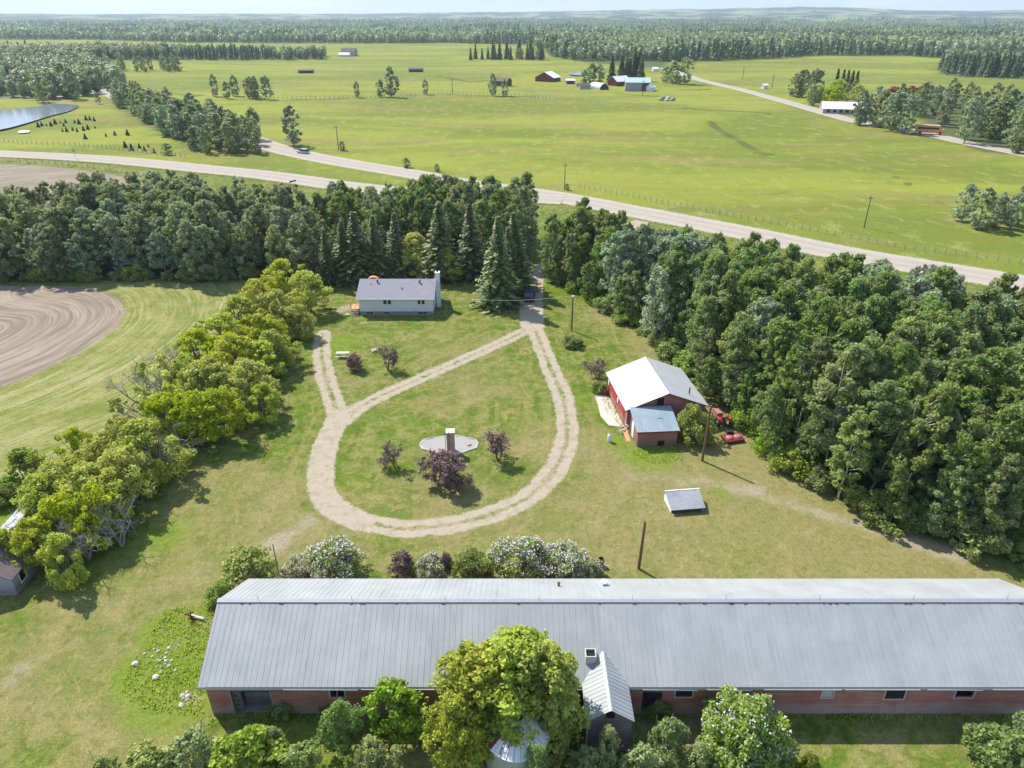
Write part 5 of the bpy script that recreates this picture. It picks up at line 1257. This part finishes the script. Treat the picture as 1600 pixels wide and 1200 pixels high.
tag(MB().tube((x-.3, y+.3, .17), (x+1.1, y-.1, .17), .15, .12, 10).build('log', 'white_stone', None), 'pale log lying beside the left end of the long barn', 'log')
e = thing('rusty_plough', 'rusty old hand plough frame standing by the pale log', 'plough', (x, y, 0), .3)
MB().tube((-.45, 0, .75), (.4, 0, .1), .05, .05).tube((-.1, .1, 0), (.05, 0, .95), .06, .05).tube((.3, -.15, .9), (-.2, 0, .6), .045, .045).tube((-.45, 0, .75), (.3, -.15, .9), .04, .04).build('frame', 'rust', e)
MB().prism([(-.1, 0), (.25, 0), (.1, .35)], -.05, .05).build('blade', 'rust', e)

# ---------------------------------------------------------------- brick pillar in its gravel bed
pts = [GH(*q) for q in [(657,696),(662,688),(698,682),(715,682),(742,688),(746,693),(743,700),(716,709),(700,710),(662,702)]]
bd = thing('gravel_bed', 'lozenge shaped gravel bed with a pale stone border inside the loop', 'garden bed', (0, 0, 0))
c = np.mean(pts, 0); inn = [tuple(c+(np.array(p)-c)*.995) for p in pts]
MB().add([(p[0], p[1], .06) for p in inn]+[(p[0], p[1], -.05) for p in inn], [tuple(range(len(inn)))[::-1]]+[(i, (i+1) % len(inn), len(inn)+(i+1) % len(inn), len(inn)+i) for i in range(len(inn))]).build('gravel', 'gravel_bed', bd)
D_ = []
for p_, q_ in zip(pts, pts[1:]+pts[:1]):
    for k in range(6): D_.append(np.array(p_)+(np.array(q_)-np.array(p_))*k/6)
mb = MB(); vs = []; nD = len(D_)
for p_ in D_:
    u = (p_-c)/np.linalg.norm(p_-c); w_ = R.uniform(.12, .19); z = R.uniform(.08, .14)
    for o_, zz in ((-.02, -.06), (-.02, z), (w_, z*.9), (w_+.05, -.06)): vs.append((p_[0]+u[0]*o_, p_[1]+u[1]*o_, zz))
mb.add(vs, [(4*i+k, 4*i+k+1, 4*((i+1) % nD)+k+1, 4*((i+1) % nD)+k) for i in range(nD) for k in range(3)])
mb.build('border', 'stone', bd)
x, y = GH(705, 706); e = thing('brick_pillar', 'pinkish brick pillar standing in the gravel bed', 'pillar', (x, y, 0), rad(6))
m_ = planks('brick_face', (.52, .33, .31), (.60, .40, .37), (.58, .46, .43), 'z', .09, .3)
MB().prism([(-.46, 0), (.46, 0), (.42, 1.0), (.42, 2.75), (-.42, 2.75), (-.46, 1.0)], -.46, .46).build('shaft', m_, e)
MB().box(-.52, -.52, 2.75, .52, .52, 2.87).build('cap', 'white_stone', e)
ld = thing('ladder', 'dark metal ladder leaning against the brick pillar', 'ladder', (x-.35, y-.55, 0), rad(4))
for s in (-.22, .22): MB().tube((s, -.35, 0), (s, -.02, 3.1), .025, .025, 5).build('rail', 'rust', ld)
for q in range(8): MB().tube((-.22, -.35+.33*(q+1)/9, 3.1*(q+1)/9), (.22, -.35+.33*(q+1)/9, 3.1*(q+1)/9), .02, .02, 5).build('rung', 'rust', ld)
rock('brownish stone lying at the right end of the gravel bed', 733, 696, .25, 'brick_pink', h=.05)

# picnic table
x, y = GH(536, 558); e = thing('picnic_table', 'pale wooden picnic table on the lawn left of the purple bush', 'table', (x, y, 0), rad(2))
mb = MB()
for q in range(4): mb.box(-.95, -.37+.19*q, .72, .95, -.20+.19*q, .76)
mb.build('tabletop', 'white_stone', e)
for s in (-.78, .62): MB().box(-.95, s, .43, .95, s+.16, .47).box(-.95, s, .43, .95, s+.001, .44).build('seat', 'white_stone', e)
for s in (-.65, .6):
    MB().tube((s, -.75, 0), (s, -.2, .72), .045, .045, 5).tube((s, .75, 0), (s, .2, .72), .045, .045, 5).tube((s, -.72, .40), (s, .72, .40), .04, .04, 5).build('leg', 'grey_wood', e)
x, y = GH(585, 549); rock('pale flat stone slab beside the upper purple tree', 585, 549, .42, 'white_stone')

# weathered shed at the left
e = thing('weathered_shed', 'weathered grey board shed half hidden by maples at the left edge', 'shed', (-43.2, 46.7, 0), rad(3))
SW = 4.6; SL = 11.0
MB().box(-.1, 0, -.2, 0, .95, 2.1).box(-.1, .95, -.2, 0, 1.75, .65).box(-.1, .95, 1.65, 0, 1.75, 2.1).box(-.1, 1.75, -.2, 0, SL, 2.1).prism([(-SW, 0), (-.103, 0), (-.103, 2.1), (-SW/2, 3.2), (-SW, 2.1)], 0, .1, 'y').build('wall', 'shed_wall', e)
MB().box(-SW, .103, -.2, -SW+.1, SL, 2.1).prism([(-SW+.103, 0), (-.103, 0), (-.103, 2.1), (-SW/2, 3.2), (-SW+.103, 2.1)], SL-.1, SL, 'y').build('wall', 'shed_wall', e)
MB().box(.003, .85, .55, .03, .95, 1.75).box(.003, 1.75, .55, .03, 1.85, 1.75).box(.003, .95, .55, .03, 1.75, .65).box(.003, .95, 1.65, .03, 1.75, 1.75).build('window', 'white_paint', e)
MB().box(-.6, 1.0, .6, -.5, 1.7, 1.7).build('dark_interior', 'dark_void', e)
MB().quad3((.25, -.3, 1.98), (.25, SL+.3, 1.98), (-SW/2, SL+.3, 3.3), (-SW/2, -.3, 3.3), .07).build('roof', 'shed_roof', e)
MB().quad3((-SW-.25, SL+.3, 1.98), (-SW-.25, -.3, 1.98), (-SW/2-.002, -.3, 3.3), (-SW/2-.002, SL+.3, 3.3), .07).build('roof', 'galv', e)  # paler than the near slope: sunlight on it put into the colour

# ---------------------------------------------------------------- poles and wires
def pole(px, py, h, label, r=.15, arm=0, mat='pole_wood', lamp=False, far=False, lean=0, yshift=0):
    x, y = G(px, py) if py < 230 else GH(px, py); y += yshift
    e = thing('utility_pole', label, 'pole', (x, y, terr1(x, y)))
    MB().tube((0, 0, -.3), (lean, 0, h), r, r*.75, 10).build('post', mat, e)
    if arm: MB().box(-arm, -.06, h-.5, arm, .06, h-.38).build('crossarm', mat, e)
    if arm:
        for s in (-arm*.9, 0, arm*.9): MB().lathe([(0, .0), (.06, 0), (.08, .1), (.04, .2), (0, .2)], 8, (s, 0)).build('insulator', 'white_paint', e, (0, 0, h-.38))
    if lamp: MB().tube((0, 0, h-.15), (0, -.35, h+.05), .03, .03).lathe([(0, h+.02), (.16, h), (.2, h-.14), (0, h-.14)], 10, (0, -.4)).build('lamp', 'white_paint', e)
    return e
pole(893, 517, 6.1, 'wooden yard light pole above the rounded bush beside the driveway', .14, lamp=True)
pole(1097, 720, 7.2, 'tall brown utility pole in front of the tractor', .16, lean=.1)
x, z = PY(1001, 903, 45.9); e = pole(1001, 903, 5.4, 'brown utility pole standing just behind the long barn', .15, yshift=1.2, lean=.15)
x, y = GH(436, 900); e = pole(434, 905, 3.7, 'thin grey pole among the lilacs behind the long barn', .07, mat='grey_wood', yshift=.4)
pole(882, 297, 7.5, 'utility pole with crossarm beside the gravel road above the driveway entrance', .14, arm=.9)
pole(1350, 356, 7.5, 'utility pole with crossarm in the pasture beside the gravel road', .14, arm=.9)
pole(529, 234, 8.5, 'utility pole with crossarm beside the curve of the gravel road', .16, arm=1.0)
for px, py, l in ((707,146,'far utility pole on the fence line left of the rusty shed'),(1206,139,'far utility pole near the bend of the far lane'),(1160,125,'farthest utility pole, right of the far lane'),(1004,150,'far utility pole in front of the grey machine shed')):
    pole(px, py, 9, l, .22, arm=1.1)
# service wire
def wire(a, b_, sag, label, r=.02):
    mb = MB(); P = []
    for k in range(17):
        t = k/16; P.append(tuple(a[i]+(b_[i]-a[i])*t-(sag*4*t*(1-t) if i == 2 else 0) for i in range(3)))
    for p_, q_ in zip(P[:-1], P[1:]): mb.tube(p_, q_, r, r, 4)
    return tag(mb.build('overhead_wire', 'pale_frame', None), label, 'wire')
xp, yp = GH(893, 517); wire((-13.0, 113.0, 3.3), (xp, yp, 6.0), .9, 'overhead wire from the house to the yard light pole')
# signs
x, y = GH(119, 249)
e = thing('road_sign', 'small road sign on a single post below the paved road', 'road sign', (x, y, 0), .5); MB().tube((0, 0, 0), (-.1, 0, 3.0), .05, .05).build('post', 'grey_wood', e); MB().box(-.5, -.03, 2.6, .3, .0, 3.4).build('panel', 'far_grey_wall', e)
x, y = GH(459, 296); e = thing('road_sign', 'dark direction sign on two posts below the paved road', 'road sign', (x, y, 0), .35)
for s in (-.55, .55): MB().tube((s, 0, 0), (s, 0, 2.5), .06, .06).build('post', 'grey_wood', e)
MB().prism([(-.95, 1.95), (-.65, 2.0), (.65, 2.3), (.95, 2.25), (.95, 2.75), (.65, 2.65), (-.65, 2.45), (-.95, 2.45)], -.03, .03, 'y').build('panel', 'black_paint', e)
# fences: posts and wires
def fence(pts, n, label, h=1.25, r=.07, wires=True):
    P = dens([G(*q) for q in pts], 8); d = np.concatenate([[0], np.cumsum(np.hypot(*np.diff(P, axis=0).T))]); t = np.linspace(0, d[-1], n)
    X = np.interp(t, d, P[:, 0]); Y = np.interp(t, d, P[:, 1]); e = thing('wire_fence', label, 'fence', (X[0], Y[0], 0))
    V = []
    for x, y in zip(X, Y):
        z = terr1(x, y); MB().tube((0, 0, -.2), (R.gauss(0, .04), 0, h*R.uniform(.9, 1.1)), r, r*.9, 6).build('post', 'grey_wood', e, (x-X[0], y-Y[0], z)); V.append((x-X[0], y-Y[0], z))
    mb = MB()
    for p_, q_ in zip(V[:-1], V[1:]):
        for zz in (.5, .85, 1.15): mb.tube((p_[0], p_[1], p_[2]+zz), (q_[0], q_[1], q_[2]+zz), .008+r*.04, .008+r*.04, 3)
    mb.build('wire', 'pale_frame', e)
fence([(905,293),(1000,311),(1100,331),(1200,349),(1300,367),(1400,387),(1500,400),(1610,415)], 60, 'wire fence between the gravel road and the big pasture')
fence([(400,154),(480,155),(560,154),(640,152),(720,148),(800,151),(860,154)], 70, 'long wire fence crossing the far pasture below the lone trees', 1.5, .14)
fence([(0,222),(60,226),(120,229),(200,236),(290,246)], 40, 'wire fence above the paved road beside the saplings', 1.3, .1)
fence([(20,254),(80,257),(150,264),(220,276),(260,284)], 26, 'wire fence between the paved road and the far ploughed field', 1.3, .08)

# ---------------------------------------------------------------- vehicles
def car(px, py, rz, paint, label, kind='parked_car', L_=4.6, W_=1.9, Hh=1.7, suv=True):
    x, y = G(px, py) if py < 260 else GH(px, py)
    e = thing(kind, label, 'car', (x, y, terr1(x, y)+.12), rz); hl = L_/2; z1 = Hh*.55
    MB().prism([(-hl, .35), (hl, .35), (hl, z1*.85), (hl*.55, z1), (-hl, z1*1.02)], -W_/2, W_/2).build('body', paint, e, bevel=.08)
    MB().prism([(-hl*.95 if suv else -hl*.6, z1+.002), (hl*.52, z1+.002), (hl*.25, Hh), (-hl*.85 if suv else -hl*.35, Hh)], -W_/2*.88, W_/2*.88).build('cabin', 'glass', e, bevel=.05)
    MB().box(-W_/2*.82, -hl*.8 if suv else -hl*.32, Hh+.002, W_/2*.82, hl*.22, Hh+.05).build('roof', paint, e, bevel=.02)
    for sx in (-1, 1):
        for sy in (-.62, .62):
            w_ = link('wheel', None, e, (sx*(W_/2-.08), sy*hl, .34)); mm = MB().lathe([(.2, -.11), (.34, -.11), (.34, .11), (.2, .11)], 16); mm.v = [(z, a, b2) for a, b2, z in mm.v]; mm.build('tyre', 'rubber', w_)
            mm = MB().lathe([(0, -.09), (.2, -.09), (.2, .09), (0, .09)], 12); mm.v = [(z, a, b2) for a, b2, z in mm.v]; mm.build('rim', 'galv', w_)
        MB().box(sx*W_*.36-.15, hl-.01, .62, sx*W_*.36+.15, hl+.04, .78).build('headlight', 'white_paint', e)
        MB().box(sx*W_*.40-.12, -hl-.04, .65, sx*W_*.40+.12, -hl+.01, .95).build('tail_light', 'red_paint', e)
    return e
car(827, 467, rad(-4), 'navy_paint', 'dark blue car parked on the driveway beside the big spruce')
x, y = G(474, 240); car(474, 240, rad(60), 'silver_paint', 'pale blue car driving on the gravel road near the lone tree', 'driving_car', 5.0, 2.0, 1.6, True)
x, y = G(1450, 210.5); e = thing('orange_bus', 'orange bus on the far lane at the right', 'bus', (x, y, terr1(x, y)+.3), rad(-112))
MB().box(-1.3, -5.2, .5, 1.3, 4.0, 3.4).box(-1.2, 4.0, .5, 1.2, 5.6, 2.0).build('body', 'orange_paint', e, bevel=.15)
MB().box(-1.32, -4.6, 1.9, 1.32, 3.4, 2.7).box(-1.1, 4.0, 2.0, 1.1, 4.05, 2.8).build('window_band', 'glass', e); MB().box(-1.2, -5.0, 3.4, 1.2, 3.8, 3.5).build('roof', 'white_stone', e)
for sx in (-1.15, 1.15):
    for sy in (-3.4, 4.2): mm = MB().lathe([(0, -.15), (.5, -.15), (.5, .15), (0, .15)], 14); mm.v = [(z, a, b2) for a, b2, z in mm.v]; mm.build('wheel', 'rubber', e, (sx, sy, .5))
for i, (px, py) in enumerate([(1393,144),(1399,145),(1422,143),(1430,146),(1437,143),(1443,146),(1450,145),(1461,146)]):
    x, y = G(px, py); e = thing('farm_machine', 'rusty disused farm machine in the row behind the right hand trees', 'machine', (x, y, terr1(x, y)), R.random()*3, 'disused machines in the far row')
    MB().prism([(-2.6, .6), (2.2, .6), (2.4, 1.8), (.6, 2.0), (.2, 3.2), (-1.4, 3.3), (-2.6, 2.2)], -1.2, 1.2).build('body', 'rust' if i % 3 else 'dark_red_paint', e, bevel=.1)
    for sx in (-1.3, 1.3):
        for sy in (-1.6, 1.6): mm = MB().lathe([(0, -.2), (.8, -.2), (.8, .2), (0, .2)], 12); mm.v = [(z, a, b2) for a, b2, z in mm.v]; mm.build('wheel', 'rubber', e, (sx, sy, .8))

# ---------------------------------------------------------------- far farm buildings
def gable(name, label, px, py, W_, D_, eh_, rh_, rz, wall, roof, doors=(), cat_='shed', lean=None):
    x, y = G(px, py); e = thing(name, label, cat_, (x, y, terr1(x, y)-.1), rz)
    MB().prism([(-D_/2, 0), (D_/2, 0), (D_/2, eh_), (0, rh_-.15), (-D_/2, eh_)], -W_/2, W_/2).build('wall', wall, e)
    MB().quad3((-W_/2-.5, -D_/2-.5, eh_-.1), (W_/2+.5, -D_/2-.5, eh_-.1), (W_/2+.5, 0, rh_), (-W_/2-.5, 0, rh_), .12).build('roof', roof, e)
    MB().quad3((W_/2+.5, D_/2+.5, eh_-.1), (-W_/2-.5, D_/2+.5, eh_-.1), (-W_/2-.5, .002, rh_), (W_/2+.5, .002, rh_), .12).build('roof', roof, e)
    for x0, x1, z0, z1 in doors: MB().box(x0, -D_/2-.06, z0, x1, -D_/2-.003, z1).build('door' if z0 < .2 else 'window', 'black_paint', e)
    return e
M['silver_wall'] = simple('silver_wall', (.30, .31, .33), .7, 0, .2, .5)
gable('far_barn', 'white roofed dark red barn left of the far farmyard pond', 856, 127, 12, 16, 3, 7, rad(60), 'dark_red_paint', 'far_white_roof', ((-3, 0, 0, 2.5),), 'barn')
gable('far_shed', 'small red shed with a white roof between the far barn and the clump', 891, 131, 6, 4, 2.6, 3.6, rad(5), 'dark_red_paint', 'far_white_roof', ((-1, 1, 0, 2),))
gable('far_shed', 'low dark shed under the trees left of the far quonset', 912, 139, 8, 5, 2.2, 4, rad(20), 'far_grey_wall', 'shed_roof')
gable('far_farmhouse', 'far farmhouse with a pale roof in front of the dark spruces', 967, 133.5, 13, 10, 3.2, 6.5, rad(35), 'dark_red_paint', 'far_white_roof', ((-4, -2.5, 1.3, 2.5), (2, 3.5, 1.3, 2.5)), 'house')
gable('machine_shed', 'large grey machine shed with a pale green roof in the far farmyard', 995, 141, 16.5, 13, 5.6, 8.2, rad(-6), 'silver_wall', 'far_green_roof', ((2.8, 7.6, 0, 5.0),), 'shed')
gable('far_shed', 'small white shed right of the large grey machine shed', 1016, 143, 4.6, 4.2, 2.8, 4.4, rad(50), 'white_paint', 'far_white_roof', (), 'shed')
gable('far_shed', 'small white hut at the edge of the far dark wood', 1023, 111, 4.5, 4, 2.2, 3.2, rad(10), 'white_paint', 'far_white_roof')
gable('far_shed', 'leaning rust red shed on the far pasture left of the white roofed barn', 783, 134, 13, 9, 3.5, 5.6, rad(-25), 'rust', 'shed_roof', (), 'shed')
gable('far_shed', 'low black pasture shelter at the far left', 478.5, 114.5, 12, 6, 2.4, 3.2, rad(2), 'black_paint', 'black_paint')
gable('far_shed', 'low black pasture shelter left of the rust red shed', 650, 112.5, 12, 6, 2.4, 3.4, rad(-3), 'black_paint', 'black_paint')
gable('far_barn', 'black roofed far barn at the end of the tree belt', 546, 87, 18, 12, 5, 9, rad(-10), 'far_grey_wall', 'shed_roof', (), 'barn')
gable('far_shed', 'white lean-to in front of the black roofed far barn', 539, 88.6, 13, 7, 3, 4.5, rad(-10), 'white_paint', 'far_white_roof')
gable('roadside_house', 'low white roofed building beside the far lane', 1317, 177, 22, 13, 2.6, 5.4, rad(-14), 'far_grey_wall', 'far_white_roof', ((-9, -7.5, .8, 2.2), (-6, -4.5, .8, 2.2), (-3, -1.5, .8, 2.2), (0, 1.5, .8, 2.2), (3, 4.5, .8, 2.2), (6, 7.5, .8, 2.2)), 'house')
gable('far_shed', 'little white shed in the pasture beside the far lane', 1194, 138.5, 3.5, 3, 2.4, 3.2, rad(20), 'white_paint', 'far_white_roof')
gable('distant_house', 'tiny white house in the far forest above the spruce row', 742, 62, 26, 14, 5, 8, rad(5), 'white_paint', 'far_white_roof', (), 'house')
x, y = G(936, 139); e = thing('quonset_hut', 'silvery round topped quonset in front of the far clump', 'shed', (x, y, terr1(x, y)), rad(-62))
pr = [(4*math.cos(t), 4.2*math.sin(t)) for t in np.linspace(0, math.pi, 13)]; MB().prism(pr, -6.5, 6.5).build('shell', 'galv', e, smooth=False); MB().prism([(3.5*math.cos(t), 3.7*math.sin(t)) for t in np.linspace(0, math.pi, 9)], 6.503, 6.56).prism([(3.5*math.cos(t), 3.7*math.sin(t)) for t in np.linspace(0, math.pi, 9)], -6.56, -6.503).build('end_wall', 'black_paint', e)
for i in range(7): 
    a = i*.9; x, y = G(1041, 156.5); e = rock('dark rock in the small heap on the pasture right of the far sheds', 1041, 300, R.uniform(1.0, 1.8), 'stone' if i % 2 else 'foundation', 'rocks in the pasture heap'); e.location = (x+4*math.cos(a), y+7*math.sin(a), terr1(x, y)+.5)
x, y = G(38, 208); e = thing('white_dock', 'small white floating dock on the near pond bank', 'dock', (x, y, terr1(x, y)+.3), .5); MB().box(-2, -3, 0, 2, 3, .25).build('deck', 'white_paint', e); MB().tube((-1.6, 0, -.6), (-1.6, 0, .1), .2, .2).tube((1.6, 0, -.6), (1.6, 0, .1), .2, .2).build('float', 'rubber', e)
x, y = GH(940, 893); tag(MB().lathe([(.26, 0), (.28, .05), (.26, .4), (.28, .45), (.26, .85), (.22, .85), (.22, .6), (0, .6)], 16).build('burn_barrel', 'rust', None, (x, y+.8, 0)), 'dark rusty barrel at the right end of the lilacs', 'barrel')

# ---------------------------------------------------------------- air, sky, sun, camera
hz = MB().box(-9600, -560, -12, 9600, 9600, 175)
m, nt, o = newmat('haze'); q = nt.nodes.new('ShaderNodeVolumePrincipled'); q.inputs['Color'].default_value = (.66, .82, 1, 1); q.inputs['Density'].default_value = HAZE; q.inputs['Anisotropy'].default_value = .2
nt.links.new(q.outputs[0], o.inputs['Volume']); m.cycles.homogeneous_volume = True
struct(hz.build('haze', m, None), 'stuff')

W = bpy.data.worlds.new('World'); S.world = W; W.use_nodes = True; nt = W.node_tree
bg = nt.nodes['Background']; sk = nt.nodes.new('ShaderNodeTexSky'); sk.sky_type = 'NISHITA'; sk.sun_disc = False
EL, AZ = rad(49), rad(-45)
sk.sun_elevation = EL; sk.sun_rotation = AZ; sk.altitude = 700; sk.air_density = 1.0; sk.dust_density = .6; sk.ozone_density = 1.6
wb = NB(nt); tc = wb.n('TexCoord').outputs['Generated']; se = wb.n('SeparateXYZ'); wb.put(se.inputs[0], tc)
cl = wb.noise(3.0, wb.mapv(tc, (1, 1, 9)), 5, .6)
veil = wb.mix(wb.sm(.45, .75, cl), (1.9, 2.25, 3.15), (2.75, 2.9, 3.4))      # thin high haze, whiter where there is more of it
lowf = wb.math('SUBTRACT', 1.0, wb.sm(.02, .45, se.outputs[2]))
mixn = wb.mix(wb.math('MULTIPLY_ADD', lowf, .6, .3), sk.outputs[0], veil)
nt.links.new(mixn, bg.inputs[0]); bg.inputs[1].default_value = SKYS
sd = bpy.data.lights.new('sun', 'SUN'); sd.energy = SUNS; sd.angle = rad(.5); sd.color = (1, .94, .83)
so = bpy.data.objects.new('sun', sd); COL.objects.link(so)
sv = Vector((math.sin(AZ)*math.cos(EL), math.cos(AZ)*math.cos(EL), math.sin(EL))); so.rotation_euler = sv.to_track_quat('Z', 'Y').to_euler(); so.location = (-40, 40, 80)
cd = bpy.data.cameras.new('camera'); cd.sensor_width = 36; cd.lens = 36*F/1600; cd.clip_end = 30000; cd.clip_start = .5
co = bpy.data.objects.new('camera', cd); COL.objects.link(co); co.location = (0, 0, H); co.rotation_euler = (math.pi/2-PITCH, 0, 0); S.camera = co
vs = S.view_settings; S.display_settings.display_device = 'sRGB'; vs.view_transform = 'Standard'; vs.look = 'None'; vs.gamma = 1; vs.exposure = EXPO
cy = S.cycles; cy.max_bounces = 6; cy.diffuse_bounces = 3; cy.glossy_bounces = 2; cy.transmission_bounces = 3; cy.transparent_max_bounces = 4; cy.volume_bounces = 1; cy.use_denoising = True
